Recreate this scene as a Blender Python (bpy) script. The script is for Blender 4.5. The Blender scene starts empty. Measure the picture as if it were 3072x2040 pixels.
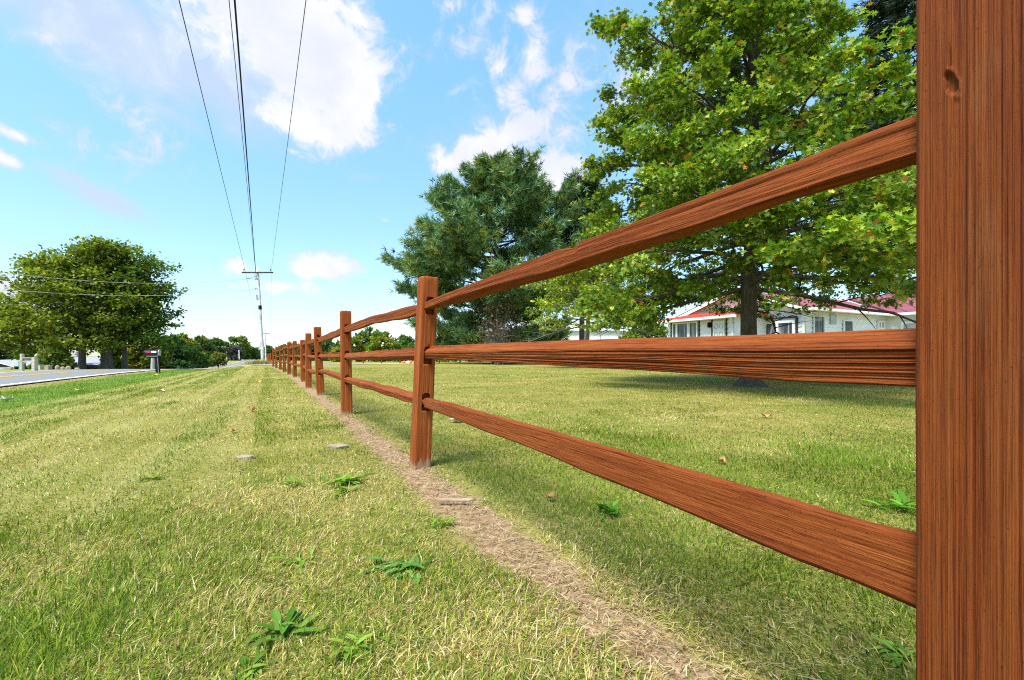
import bpy, bmesh, math, random
import numpy as np
from mathutils import Vector, Matrix

# ------------------------------------------------------------------ camera, sky, sun, exposure
SC = bpy.context.scene
COL = SC.collection
F, CX, HY, EYE = 1400.0, 1536.0, 1068.0, 0.71      # focal length and horizon in photo pixels, eye height in metres
R = math.radians
cam_d = bpy.data.cameras.new('camera')
cam = bpy.data.objects.new('camera', cam_d)
COL.objects.link(cam)
cam.location = (0, 0, EYE)
cam.rotation_euler = (R(90), 0, 0)
cam_d.sensor_width = 36.0
cam_d.lens = F / 3072 * 36.0
cam_d.shift_y = (HY - 1020) / 3072
cam_d.clip_start, cam_d.clip_end = 0.02, 3000
cam_d.dof.use_dof = True
cam_d.dof.focus_distance = 4.0
cam_d.dof.aperture_fstop = 16.0
SC.camera = cam
SC.view_settings.view_transform = 'Standard'
SC.view_settings.look = 'None'
SC.view_settings.exposure = 1.0
SC.view_settings.gamma = 1.0
SC.render.engine = 'CYCLES'
try:
    SC.cycles.max_bounces = 6
    SC.cycles.transparent_max_bounces = 6
    SC.cycles.use_denoising = False
    SC.cycles.pixel_filter_type = 'BLACKMAN_HARRIS'
    SC.cycles.filter_width = 1.1
except Exception:
    pass

SUN_DIR = Vector((-0.28, -0.40, 0.88)).normalized()
sun_d = bpy.data.lights.new('sun', 'SUN')
sun_d.energy = 4.0
sun_d.angle = R(20)
sun_d.color = (1.0, 0.95, 0.86)
sun = bpy.data.objects.new('sun', sun_d)
COL.objects.link(sun)
sun.rotation_euler = SUN_DIR.to_track_quat('Z', 'Y').to_euler()
sun.location = (-20, -25, 45)


class NT:
    """small helper round a node tree"""
    def __init__(self, tree):
        self.t = tree
        self.n, self.l = tree.nodes, tree.links

    def node(self, kind, **kw):
        n = self.n.new(kind)
        for k, v in kw.items():
            setattr(n, k, v)
        return n

    def put(self, sock, v):
        if isinstance(v, bpy.types.NodeSocket):
            self.l.new(v, sock)
        elif v is not None:
            if isinstance(v, (tuple, list)) and len(v) == 3 and getattr(sock, 'type', '') == 'RGBA':
                v = (*v, 1)
            sock.default_value = v

    def math(self, op, a, b=None, c=None, clamp=False):
        n = self.node('ShaderNodeMath', operation=op, use_clamp=clamp)
        for i, v in enumerate((a, b, c)):
            if v is not None:
                self.put(n.inputs[i], v)
        return n.outputs[0]

    def mix(self, fac, a, b, mode='MIX'):
        n = self.node('ShaderNodeMixRGB', blend_type=mode)
        self.put(n.inputs[0], fac)
        self.put(n.inputs[1], a)
        self.put(n.inputs[2], b)
        return n.outputs[0]

    def step(self, v, lo, hi, a=0.0, b=1.0):
        n = self.node('ShaderNodeMapRange', interpolation_type='SMOOTHSTEP')
        self.put(n.inputs[0], v)
        for i, x in enumerate((lo, hi, a, b)):
            n.inputs[1 + i].default_value = x
        return n.outputs[0]

    def noise(self, vec, scale, detail=4, rough=0.55, dist=0.0):
        n = self.node('ShaderNodeTexNoise')
        self.put(n.inputs['Vector'], vec)
        n.inputs['Scale'].default_value = scale
        n.inputs['Detail'].default_value = detail
        n.inputs['Roughness'].default_value = rough
        n.inputs['Distortion'].default_value = dist
        return n.outputs[0]

    def scaled(self, vec, s, loc=(0, 0, 0), rot=(0, 0, 0), kind='POINT'):
        n = self.node('ShaderNodeMapping', vector_type=kind)
        self.put(n.inputs['Vector'], vec)
        n.inputs['Location'].default_value = loc
        n.inputs['Rotation'].default_value = rot
        n.inputs['Scale'].default_value = s
        return n.outputs[0]

    def ramp(self, fac, stops):
        n = self.node('ShaderNodeValToRGB')
        self.put(n.inputs[0], fac)
        e = n.color_ramp.elements
        while len(e) < len(stops):
            e.new(0.5)
        for el, (p, c) in zip(e, stops):
            el.position = p
            el.color = (*c, 1)
        return n.outputs[0]


def px_dir(px, py):
    az = math.atan((px - CX) / F)
    el = math.atan((HY - py) / F * math.cos(az))
    return az, el


def build_world():
    w = bpy.data.worlds.new('World')
    SC.world = w
    w.use_nodes = True
    t = NT(w.node_tree)
    t.n.clear()
    sky = t.node('ShaderNodeTexSky', sky_type='NISHITA')
    sky.sun_disc = False
    sky.sun_elevation = math.asin(SUN_DIR.z)
    sky.sun_rotation = math.atan2(SUN_DIR.x, SUN_DIR.y)
    sky.altitude = 200
    sky.air_density = 1.0
    sky.dust_density = 0.7
    sky.ozone_density = 2.0
    tc = t.node('ShaderNodeTexCoord').outputs['Generated']
    nrm = t.node('ShaderNodeVectorMath', operation='NORMALIZE')
    t.put(nrm.inputs[0], tc)
    sep = t.node('ShaderNodeSeparateXYZ')
    t.put(sep.inputs[0], nrm.outputs[0])
    az = t.math('ARCTAN2', sep.outputs[0], sep.outputs[1])
    el = t.math('ARCSINE', sep.outputs[2])
    cmb = t.node('ShaderNodeCombineXYZ')
    t.put(cmb.inputs[0], az)
    t.put(cmb.inputs[1], el)
    ae = cmb.outputs[0]
    n_big = t.noise(nrm.outputs[0], 5.0, 8, 0.62, 0.3)
    n_fine = t.noise(nrm.outputs[0], 17.0, 9, 0.68, 0.6)

    def blobs(items):
        out = None
        for (px, py, rx, ry, rot, amp) in items:
            a, e = px_dir(px, py)
            m = t.scaled(ae, (rx / F * math.cos(a), ry / F * math.cos(a), 1), (a, e, 0), (0, 0, R(rot)), 'TEXTURE')
            ln = t.node('ShaderNodeVectorMath', operation='LENGTH')
            t.put(ln.inputs[0], m)
            v = t.math('MULTIPLY', t.math('SUBTRACT', 1.0, ln.outputs['Value']), amp)
            out = v if out is None else t.math('MAXIMUM', out, v)
        return out
    puffs = blobs([   # px, py, half-width, half-height, tilt, weight: heaped clouds
        (990, 200, 260, 270, 0, 1.5), (1110, 275, 105, 85, 10, 1.4), (985, 390, 125, 85, 8, 1.5),
        (880, 360, 180, 100, -20, 1.2), (1060, 60, 150, 120, 0, .9), (800, 60, 380, 230, 0, 1.2),
        (870, 450, 60, 22, -15, .8), (60, 410, 80, 36, -18, 1.1), (10, 475, 70, 38, -20, 1.1),
        (1590, 170, 60, 95, -20, .85), (1490, 200, 55, 50, 20, .75), (1540, 260, 55, 70, 0, .7), (1500, 300, 28, 45, 0, .65),
        (1345, 15, 75, 40, 10, .75), (1570, 35, 70, 45, 0, .7), (1700, 240, 35, 22, -30, .7),
        (1540, 400, 130, 45, 20, 1.0), (1440, 460, 180, 90, 10, 1.3), (1340, 480, 110, 70, 0, 1.0),
        (1670, 540, 120, 95, 0, 1.4), (710, 800, 75, 60, 0, 1.3), (940, 800, 160, 70, 0, 1.5), (850, 860, 190, 50, 0, 1.2),
        (20, 890, 100, 85, 0, 1.4), (2500, 700, 260, 90, 0, 1.0), (2000, 760, 220, 60, 0, .6),
        (1160, 660, 30, 16, 0, .6), (1230, 360, 30, 20, -10, .6), (2650, 80, 80, 60, 0, .4)])
    veils = blobs([   # thin sheets
        (300, 60, 620, 190, -14, 1.2), (640, 230, 420, 170, -22, 1.1), (760, 120, 420, 260, 0, 1.3), (400, 190, 330, 60, -20, .7),
        (300, 590, 190, 55, -22, 1.15), (230, 540, 140, 26, -18, 1.0), (500, 330, 200, 45, -18, .6), (1100, 530, 90, 20, 0, .4),
        (1450, 430, 260, 110, 10, .6), (1800, 60, 260, 130, 30, .25), (1620, 980, 2200, 130, 0, .45)])
    # the rest of the sky, outside the photograph, carries scattered heaps too
    away = t.step(sep.outputs[1], -0.1, 0.45, 1.0, 0.0)
    scatter = t.math('MULTIPLY', t.math('SUBTRACT', t.noise(nrm.outputs[0], 2.2, 3, 0.5), 0.52), t.math('MULTIPLY', away, 2.2))
    puffs = t.math('MAXIMUM', puffs, scatter)
    wob = t.math('ADD', t.math('MULTIPLY', t.math('SUBTRACT', n_big, 0.5), 2.6), t.math('MULTIPLY', t.math('SUBTRACT', n_fine, 0.5), 2.2))
    dens_p = t.step(t.math('ADD', puffs, wob), 0.05, 0.85)
    dens_v = t.step(t.math('ADD', veils, t.math('MULTIPLY', wob, 0.42)), -0.05, 1.0, 0.0, 0.74)
    dens = t.math('MAXIMUM', dens_p, dens_v)
    # clear sky: the physical sky, with the strong cyan the photograph has
    tint = t.mix(t.step(el, 0.0, 0.75), SKY_LOW, SKY_HIGH)
    clear = t.mix(1.0, sky.outputs[0], tint, 'MULTIPLY')
    body = t.mix(t.step(n_big, 0.35, 0.7), (5.3, 5.3, 5.5), (4.2, 4.4, 5.2))
    body = t.mix(dens_p, (3.5, 3.8, 5.1), body)
    col = t.mix(dens, clear, body)
    bg = t.node('ShaderNodeBackground')
    t.put(bg.inputs[0], col)
    bg.inputs[1].default_value = 0.10
    out = t.node('ShaderNodeOutputWorld')
    t.l.new(bg.outputs[0], out.inputs[0])


SKY_LOW, SKY_HIGH = (1.14, 1.25, 1.22), (1.62, 2.12, 1.88)
build_world()

# ------------------------------------------------------------------ helpers
rng = np.random.default_rng(7)
random.seed(7)


def tag(o, label=None, cat=None, group=None, kind=None):
    for k, v in (('label', label), ('category', cat), ('group', group), ('kind', kind)):
        if v:
            o[k] = v
    return o


def empty(name, loc, rz=0.0, label=None, cat=None, group=None):
    o = bpy.data.objects.new(name, None)
    o.empty_display_size = 0.2
    COL.objects.link(o)
    o.location = loc
    o.rotation_euler = (0, 0, rz)
    return tag(o, label, cat, group)


def link(name, me, mat=None, parent=None, loc=None, rz=None):
    o = bpy.data.objects.new(name, me)
    COL.objects.link(o)
    if mat is not None:
        for m in (mat if isinstance(mat, (list, tuple)) else [mat]):
            me.materials.append(m)
    if parent is not None:
        o.parent = parent
    if loc is not None:
        o.location = loc
    if rz is not None:
        o.rotation_euler = (0, 0, rz)
    return o


def np_mesh(name, V, faces, tint=None, smooth=False):
    """V (N,3); faces: list of int arrays (M,k) - all faces of one array share k"""
    me = bpy.data.meshes.new(name)
    V = np.ascontiguousarray(V, dtype=np.float32)
    me.vertices.add(len(V))
    me.vertices.foreach_set('co', V.ravel())
    fl = [np.asarray(f, dtype=np.int32) for f in faces if len(f)]
    loops = np.concatenate([f.ravel() for f in fl])
    sizes = np.concatenate([np.full(len(f), f.shape[1], dtype=np.int32) for f in fl])
    starts = np.concatenate([[0], np.cumsum(sizes)[:-1]]).astype(np.int32)
    me.loops.add(len(loops))
    me.loops.foreach_set('vertex_index', loops)
    me.polygons.add(len(sizes))
    me.polygons.foreach_set('loop_start', starts)
    me.polygons.foreach_set('loop_total', sizes)
    if smooth:
        me.polygons.foreach_set('use_smooth', np.ones(len(sizes), dtype=bool))
    if tint is not None:
        a = me.attributes.new('tint', 'FLOAT_COLOR', 'POINT')
        c = np.ones((len(V), 4), dtype=np.float32)
        c[:, :3] = tint
        a.data.foreach_set('color', c.ravel())
    me.update(calc_edges=True)
    me.validate()
    return me


class Vnoise:
    """tileable value noise in one or two dimensions"""
    def __init__(self, seed, n=256):
        self.g = np.random.default_rng(seed).random((n, n))
        self.n = n

    def __call__(self, x, y=0.0):
        x, y = np.broadcast_arrays(np.asarray(x, float), np.asarray(y, float))
        xi, yi = np.floor(x).astype(int), np.floor(y).astype(int)
        fx, fy = x - xi, y - yi
        fx, fy = fx * fx * (3 - 2 * fx), fy * fy * (3 - 2 * fy)
        n = self.n
        a, b = self.g[xi % n, yi % n], self.g[(xi + 1) % n, yi % n]
        c, d = self.g[xi % n, (yi + 1) % n], self.g[(xi + 1) % n, (yi + 1) % n]
        return (a * (1 - fx) + b * fx) * (1 - fy) + (c * (1 - fx) + d * fx) * fy

    def f(self, x, y=0.0, o=4):
        s, a, t = 0, 1, 0
        for k in range(o):
            s = s + a * self(np.asarray(x) * 2 ** k + 17 * k, np.asarray(y) * 2 ** k + 31 * k)
            t += a
            a *= 0.5
        return s / t


VN = Vnoise(3)
VN2 = Vnoise(11)


def sstep(x, a, b):
    t = np.clip((np.asarray(x, float) - a) / (b - a), 0, 1)
    return t * t * (3 - 2 * t)


# lie of the land: flat lawn, dropping away past the crest on the road side, then rising
_PY = [-50, 20, 26, 42, 60, 95, 160, 233, 400, 700, 1500]
_PZ = [0, 0, -.07, -.49, -1.0, -1.7, -1.8, -1.3, -.9, -.6, 0]
_QY = [-50, 50, 90, 250, 700, 1500]
_QZ = [0, 0, -.35, -1.3, -.6, 0]


def _cub(x, xs, zs):
    x = np.asarray(x, float)
    return (np.interp(x - 6, xs, zs) + np.interp(x - 3, xs, zs) + np.interp(x, xs, zs) + np.interp(x + 3, xs, zs) + np.interp(x + 6, xs, zs)) / 5


def land(x, y):
    x, y = np.asarray(x, float), np.asarray(y, float)
    L = x + .525 * y
    m = sstep(-L, 1.0, 5.0)
    return m * _cub(y, _PY, _PZ) + (1 - m) * _cub(y, _QY, _QZ)


def gz(x, y):
    return float(land(x, y))


def spot(px, py):
    """the point of the flat ground behind a photo pixel"""
    y = EYE * F / (py - HY)
    return Vector(((px - CX) / F * y, y, 0))


def at(px, py, y):
    return Vector(((px - CX) / F * y, y, EYE + (HY - py) / F * y))


def atx(px, y):
    return (px - CX) / F * y


def fence_L(y):
    return 0.955 - 0.5 * sstep(y, 16, 31)


def tubes(lines, sides=6):
    """lines: list of (points (n,3), radii (n,)) -> V, quads"""
    Vs, Fs, base = [], [], 0
    ang = np.linspace(0, 2 * np.pi, sides, endpoint=False)
    ca, sa = np.cos(ang), np.sin(ang)
    k = np.arange(sides)
    for P, r in lines:
        P = np.asarray(P, float)
        r = np.asarray(r, float)
        n = len(P)
        T = np.gradient(P, axis=0)
        T /= np.linalg.norm(T, axis=1)[:, None] + 1e-9
        ref = np.where(np.abs(T[:, 2:3]) > .9, np.array([[1., 0, 0]]), np.array([[0, 0, 1.]]))
        A = np.cross(T, ref)
        A /= np.linalg.norm(A, axis=1)[:, None] + 1e-9
        B = np.cross(T, A)
        ring = P[:, None, :] + r[:, None, None] * (ca[None, :, None] * A[:, None, :] + sa[None, :, None] * B[:, None, :])
        Vs.append(ring.reshape(-1, 3))
        i = (np.arange(n - 1) * sides)[:, None]
        q = np.stack([i + k, i + (k + 1) % sides, i + sides + (k + 1) % sides, i + sides + k], -1).reshape(-1, 4)
        Fs.append(q + base)
        base += n * sides
    return np.concatenate(Vs), np.concatenate(Fs)


class MB:
    """collects boxes, prisms, tubes in one mesh"""
    def __init__(self):
        self.v, self.f = [], []

    def add(self, verts, faces):
        b = len(self.v)
        self.v += [tuple(p) for p in verts]
        self.f += [tuple(b + i for i in q) for q in faces]
        return self

    def box(self, c, s, rz=0.0):
        x, y, z = (k / 2 for k in s)
        M = Matrix.Rotation(rz, 3, 'Z')
        vs = [Vector(c) + M @ Vector(p) for p in ((-x, -y, -z), (x, -y, -z), (x, y, -z), (-x, y, -z), (-x, -y, z), (x, -y, z), (x, y, z), (-x, y, z))]
        return self.add(vs, [(3, 2, 1, 0), (4, 5, 6, 7), (0, 1, 5, 4), (1, 2, 6, 5), (2, 3, 7, 6), (3, 0, 4, 7)])

    def tube(self, P, r, sides=8, cap=True):
        P = np.asarray(P, float)
        r = np.full(len(P), r) if np.isscalar(r) else np.asarray(r)
        V, Q = tubes([(P, r)], sides)
        fs = [tuple(q) for q in Q]
        if cap:
            fs += [tuple(range(sides))[::-1], tuple(range(len(V) - sides, len(V)))]
        return self.add(V, fs)

    def prism(self, poly, a, b):
        """poly: 3-D points of one face; the other is shifted by b-a vector"""
        off = Vector(b) - Vector(a)
        n = len(poly)
        p = [Vector(q) for q in poly]
        return self.add(p + [q + off for q in p], [tuple(range(n))[::-1], tuple(range(n, 2 * n))] + [(i, (i + 1) % n, n + (i + 1) % n, n + i) for i in range(n)])

    def build(self, name, mat, parent=None, loc=None, rz=None, bevel=0.0, smooth=False):
        me = bpy.data.meshes.new(name)
        me.from_pydata(self.v, [], self.f)
        bm = bmesh.new()
        bm.from_mesh(me)
        bmesh.ops.recalc_face_normals(bm, faces=bm.faces)
        if bevel:
            bmesh.ops.bevel(bm, geom=[e for e in bm.edges if len(e.link_faces) == 2 and e.calc_face_angle(0) > .6], offset=bevel, segments=2, affect='EDGES', clamp_overlap=True)
        if smooth:
            for f in bm.faces:
                f.smooth = True
        bm.to_mesh(me)
        bm.free()
        me.update()
        return link(name, me, mat, parent, loc, rz)


# ------------------------------------------------------------------ materials
def new_mat(name):
    m = bpy.data.materials.new(name)
    m.use_nodes = True
    t = NT(m.node_tree)
    b = t.n['Principled BSDF']
    return m, t, b


def setb(b, **kw):
    for k, v in kw.items():
        k = {'rough': 'Roughness', 'metal': 'Metallic', 'spec': 'Specular IOR Level'}[k]
        if k in b.inputs:
            b.inputs[k].default_value = v


def plain(name, col, rough=.6, metal=0.0, var=.18, scale=6.0, bump=.0, spec=.4):
    m, t, b = new_mat(name)
    tc = t.node('ShaderNodeTexCoord').outputs['Object']
    n = t.noise(tc, scale, 5, .6)
    dark = tuple(c * (1 - var) for c in col)
    lite = tuple(min(1, c * (1 + var)) for c in col)
    t.put(b.inputs['Base Color'], t.ramp(n, [(.3, dark), (.7, lite)]))
    setb(b, rough=rough, metal=metal, spec=spec)
    if bump:
        bp = t.node('ShaderNodeBump')
        bp.inputs['Strength'].default_value = bump
        bp.inputs['Distance'].default_value = .01
        t.put(bp.inputs['Height'], t.noise(tc, scale * 6, 4, .6))
        t.put(b.inputs['Normal'], bp.outputs[0])
    return m


def wood_mat(name, along, hue=1.0, near=False, base_wear=False, dark=.55, length=2.6):
    """stained cedar, grain along the local axis given (0 = x, 2 = z)"""
    m, t, b = new_mat(name)
    tc = t.node('ShaderNodeTexCoord').outputs['Object']
    def st(lo, hi):
        s = [hi, hi, hi]
        s[along] = lo
        return tuple(s)
    info = t.node('ShaderNodeObjectInfo').outputs['Random']
    cm = t.node('ShaderNodeCombineXYZ')
    t.put(cm.inputs[0], t.math('MULTIPLY', info, 7.0))
    t.put(cm.inputs[1], t.math('MULTIPLY', info, 13.0))
    off = t.node('ShaderNodeVectorMath', operation='ADD')
    t.put(off.inputs[0], tc)
    t.put(off.inputs[1], cm.outputs[0])
    v = off.outputs[0]
    broad = t.noise(t.scaled(v, st(.8, 14)), 1.0, 4, .55)
    grain = t.noise(t.scaled(v, st(length, 190)), 1.0, 5, .62, .15)
    fine = t.noise(t.scaled(v, st(length * 4, 460)), 1.0, 3, .6)
    fib = t.noise(t.scaled(v, st(40, 300)), 1.0, 2, .5)
    patch = t.noise(v, 5.0, 4, .6)
    c = t.ramp(t.math('ADD', t.math('MULTIPLY', broad, .38), t.math('MULTIPLY', grain, .62)),
               [(p_, tuple(k_ * hue for k_ in c_)) for p_, c_ in ((.30, (.120, .023, .005)), (.42, (.222, .047, .009)), (.54, (.298, .071, .014)), (.70, (.39, .122, .025)))])
    c = t.mix(t.step(grain, .33, .44, dark, 0), c, (.060, .012, .004))
    c = t.mix(t.step(fine, .54, .68, 0, .42), c, (.34 * hue, .115 * hue, .036 * hue))
    c = t.mix(t.step(fine, .32, .45, .50, 0), c, (.050, .010, .004))
    c = t.mix(t.step(patch, .60, .80, 0, .30), c, (.13, .026, .008))
    worn = t.noise(t.scaled(v, st(1.6, 9)), 1.0, 5, .65)
    c = t.mix(t.step(worn, .58, .74, 0, .35), c, (.40 * hue, .20 * hue, .085 * hue))
    speck = t.noise(v, 210.0, 2, .5)
    c = t.mix(t.step(speck, .66, .72, 0, .6), c, (.05, .012, .006))
    if base_wear:
        sp = t.node('ShaderNodeSeparateXYZ')
        t.put(sp.inputs[0], tc)
        wear = t.math('ADD', sp.outputs[2], t.math('MULTIPLY', t.math('SUBTRACT', t.noise(t.scaled(v, st(6, 40)), 1.0, 3), .5), .22))
        c = t.mix(t.step(wear, .01, .045, .7, 0), c, (.30, .24, .16))
    t.put(b.inputs['Base Color'], c)
    setb(b, rough=.8, spec=.14)
    bp = t.node('ShaderNodeBump')
    bp.inputs['Strength'].default_value = 1.0 if near else .6
    bp.inputs['Distance'].default_value = .0042 if near else .003
    h = t.math('ADD', t.math('MULTIPLY', grain, 1.0), t.math('ADD', t.math('MULTIPLY', fine, .35), t.math('MULTIPLY', fib, .22)))
    t.put(bp.inputs['Height'], h)
    t.put(b.inputs['Normal'], bp.outputs[0])
    return m


def leaf_mat(name, trans=.35, rough=.5, spec=.3, gain=1.0):
    m, t, b = new_mat(name)
    at_ = t.node('ShaderNodeAttribute', attribute_name='tint')
    col = at_.outputs['Color']
    if gain != 1.0:
        col = t.mix(1.0, col, (gain, gain, gain), 'MULTIPLY')
    t.put(b.inputs['Base Color'], col)
    setb(b, rough=rough, spec=spec)
    tr = t.node('ShaderNodeBsdfTranslucent')
    t.put(tr.inputs['Color'], t.mix(1.0, col, (1.25, 1.3, .5), 'MULTIPLY'))
    mx = t.node('ShaderNodeMixShader')
    mx.inputs[0].default_value = trans
    t.l.new(b.outputs[0], mx.inputs[1])
    t.l.new(tr.outputs[0], mx.inputs[2])
    t.l.new(mx.outputs[0], t.n['Material Output'].inputs[0])
    return m


def bark_mat(name, col, scale=9.0):
    m, t, b = new_mat(name)
    tc = t.node('ShaderNodeTexCoord').outputs['Object']
    v = t.scaled(tc, (1, 1, .22))
    n = t.noise(v, scale * 2.2, 6, .65, .4)
    k = t.noise(tc, 1.5, 3)
    c = t.ramp(n, [(.32, tuple(x * .45 for x in col)), (.5, col), (.7, tuple(min(1, x * 1.6) for x in col))])
    t.put(b.inputs['Base Color'], t.mix(t.step(k, .5, .75, 0, .4), c, (col[0] * 1.2, col[1] * 1.3, col[2] * 1.1)))
    setb(b, rough=.9, spec=.15)
    bp = t.node('ShaderNodeBump')
    bp.inputs['Strength'].default_value = .8
    bp.inputs['Distance'].default_value = .03
    t.put(bp.inputs['Height'], n)
    t.put(b.inputs['Normal'], bp.outputs[0])
    return m


def lawn_mat():
    m, t, b = new_mat('lawn')
    geo = t.node('ShaderNodeNewGeometry').outputs['Position']
    sp = t.node('ShaderNodeSeparateXYZ')
    t.put(sp.inputs[0], geo)
    X, Y = sp.outputs[0], sp.outputs[1]
    L = t.math('ADD', X, t.math('MULTIPLY', Y, .525))
    cm = t.node('ShaderNodeCombineXYZ')
    t.put(cm.inputs[0], L)
    t.put(cm.inputs[1], t.math('MULTIPLY', Y, .03))
    stripe = t.noise(cm.outputs[0], 3.2, 2, .5)
    blot = t.noise(geo, .55, 5, .6)
    mid = t.noise(geo, 3.5, 5, .65)
    fine = t.noise(geo, 38.0, 4, .7)
    green, straw, olive = (.140, .180, .026), (.380, .310, .105), (.250, .225, .052)
    v = t.math('ADD', t.math('MULTIPLY', blot, .5), t.math('MULTIPLY', mid, .5))
    c = t.ramp(v, [(.36, green), (.5, olive), (.64, straw)])
    left = t.step(L, -1.2, .4, 1, 0)
    st = t.ramp(stripe, [(.36, (.155, .180, .026)), (.5, (.27, .26, .070)), (.62, (.38, .345, .135))])
    c = t.mix(t.math('MULTIPLY', left, .72), c, st)
    # lush strip by the road, dead verge against the tarmac
    lush = t.math('MULTIPLY', t.step(L, -5.6, -5.0), t.step(L, -3.7, -2.9, 1, 0))
    c = t.mix(t.math('MULTIPLY', lush, .85), c, t.ramp(mid, [(.3, (.085, .185, .025)), (.7, (.17, .28, .045))]))
    verge = t.math('MULTIPLY', t.step(L, -6.6, -6.0), t.step(L, -5.75, -5.2, 1, 0))
    c = t.mix(t.math('MULTIPLY', verge, .8), c, (.33, .24, .11))
    c = t.mix(t.step(fine, .35, .7, .45, 0), c, t.mix(.55, c, (.05, .055, .012)))
    # the worn track under the fence
    Lf = t.math('SUBTRACT', .955, t.step(Y, 16, 31, 0, .5))
    d = t.math('ABSOLUTE', t.math('SUBTRACT', t.math('ADD', L, .05), Lf))
    d = t.math('ADD', d, t.math('MULTIPLY', t.math('SUBTRACT', t.noise(geo, 5.0, 5, .65), .5), .28))
    soil = t.ramp(t.noise(geo, 22.0, 6, .7), [(.3, (.14, .080, .045)), (.5, (.29, .185, .112)), (.7, (.46, .33, .215))])
    c = t.mix(t.step(d, .07, .18, 1, 0), c, soil)
    # bare ring round the oak
    dx, dy = t.math('SUBTRACT', X, 5.6), t.math('SUBTRACT', Y, 10.9)
    ro = t.math('SQRT', t.math('ADD', t.math('MULTIPLY', dx, dx), t.math('MULTIPLY', dy, dy)))
    ro = t.math('ADD', ro, t.math('MULTIPLY', t.math('SUBTRACT', mid, .5), 1.2))
    c = t.mix(t.step(ro, .45, 1.1, .85, 0), c, soil)
    t.put(b.inputs['Base Color'], c)
    setb(b, rough=.95, spec=.1)
    bp = t.node('ShaderNodeBump')
    bp.inputs['Strength'].default_value = .7
    bp.inputs['Distance'].default_value = .03
    t.put(bp.inputs['Height'], t.noise(geo, 30.0, 5, .7))
    t.put(b.inputs['Normal'], bp.outputs[0])
    return m


def road_mat():
    m, t, b = new_mat('asphalt')
    geo = t.node('ShaderNodeNewGeometry').outputs['Position']
    n = t.noise(geo, 60, 4, .7)
    k = t.noise(geo, .7, 4, .6)
    c = t.ramp(n, [(.3, (.125, .123, .122)), (.7, (.225, .22, .215))])
    t.put(b.inputs['Base Color'], t.mix(t.step(k, .45, .7, 0, .35), c, (.19, .185, .19)))
    setb(b, rough=.8, spec=.3)
    return m


M = {
    'post': wood_mat('stained_post', 2, .92, base_wear=True, dark=.35), 'post_near': wood_mat('stained_post_close', 2, .60, near=True, dark=.8, length=1.6),
    'rail': wood_mat('stained_rail', 0, .74, near=True, dark=.5, length=5.0),
    'hole': plain('dark_hole', (.012, .009, .007), .9),
    'lawn': lawn_mat(), 'asphalt': road_mat(),
    'blade': leaf_mat('grass_blade', .30, .7, .10),
    'leaf': leaf_mat('broad_leaf', .30, .5, .25), 'needle': leaf_mat('needle', .18, .6, .2),
    'far_leaf': leaf_mat('far_leaf', .34, .7, .12),
    'bark': bark_mat('oak_bark', (.085, .068, .052)), 'bark_grey': bark_mat('grey_bark', (.17, .15, .125)), 'bark_pine': bark_mat('pine_bark', (.07, .052, .042)),
    'white': plain('white_paint', (.80, .82, .84), .55, var=.05, scale=2.0), 'trim': plain('white_trim', (.84, .85, .85), .45, var=.04),
    'line_white': plain('white_road_line', (.75, .75, .73), .7, var=.15), 'line_yellow': plain('yellow_road_line', (.62, .36, .05), .7, var=.2),
    'gravel': plain('gravel', (.46, .41, .33), .95, var=.25, scale=14, bump=.5),
    'pole': bark_mat('weathered_pole', (.60, .57, .60), 5), 'arm': plain('dark_crossarm', (.028, .028, .034), .8, var=.3),
    'black': plain('black_paint', (.012, .012, .015), .65, var=.2, spec=.15), 'wire': plain('black_wire', (.02, .02, .024), .6), 'wire_pale': plain('weathered_wire', (.10, .13, .14), .55),
    'red': plain('red_enamel', (.45, .02, .04), .4), 'green_sign': plain('green_sign', (.0, .22, .14), .45),
    'grey_metal': plain('grey_metal', (.45, .46, .48), .45, .6), 'insul': plain('insulator', (.10, .115, .13), .5),
    'old_wood': plain('weathered_wood', (.42, .38, .33), .85, var=.3, scale=10), 'plank': plain('grey_plank', (.16, .15, .13), .85, var=.3, scale=12),
    'brown_wall': plain('brown_siding', (.06, .055, .055), .8), 'grey_roof': plain('grey_shingle', (.27, .28, .32), .9, var=.25, scale=9),
    'pumpkin': plain('pumpkin_skin', (.65, .17, .015), .5, var=.2), 'pale_pumpkin': plain('pale_pumpkin', (.75, .70, .55), .5),
    'stem': plain('dry_stem', (.20, .17, .07), .8), 'paper': plain('pale_scrap', (.50, .46, .37), .7, var=.1),
    'dry_leaf': plain('dry_leaf', (.46, .25, .10), .7, var=.3, scale=20), 'yellow_leaf': plain('yellow_leaf', (.70, .45, .06), .6, var=.2, scale=20),
    'stone': plain('grey_stone', (.27, .215, .15), .9, var=.3, scale=12, bump=.6), 'chip': plain('wood_chip', (.34, .25, .16), .85, var=.25, scale=20),
    'dark_trim': plain('dark_shutter', (.035, .022, .020), .6), 'curtain': plain('window_curtain', (.42, .45, .47), .8, var=.15, scale=4),
    'door': plain('white_door', (.72, .79, .80), .45, var=.05),
}


def glass_mat():
    m, t, b = new_mat('window_glass')
    tc = t.node('ShaderNodeTexCoord').outputs['Object']
    n = t.noise(t.scaled(tc, (9, 9, .6)), 1.0, 3, .6, .5)
    t.put(b.inputs['Base Color'], t.ramp(n, [(.35, (.02, .025, .03)), (.52, (.10, .12, .14)), (.62, (.30, .33, .36))]))
    setb(b, rough=.08, spec=.6)
    return m


def metal_roof_mat(name, col):
    m, t, b = new_mat(name)
    tc = t.node('ShaderNodeTexCoord').outputs['Object']
    n = t.noise(tc, 1.2, 4, .6)
    t.put(b.inputs['Base Color'], t.ramp(n, [(.3, tuple(c * .8 for c in col)), (.7, tuple(min(1, c * 1.15) for c in col))]))
    setb(b, rough=.5, spec=.3)
    return m


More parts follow.
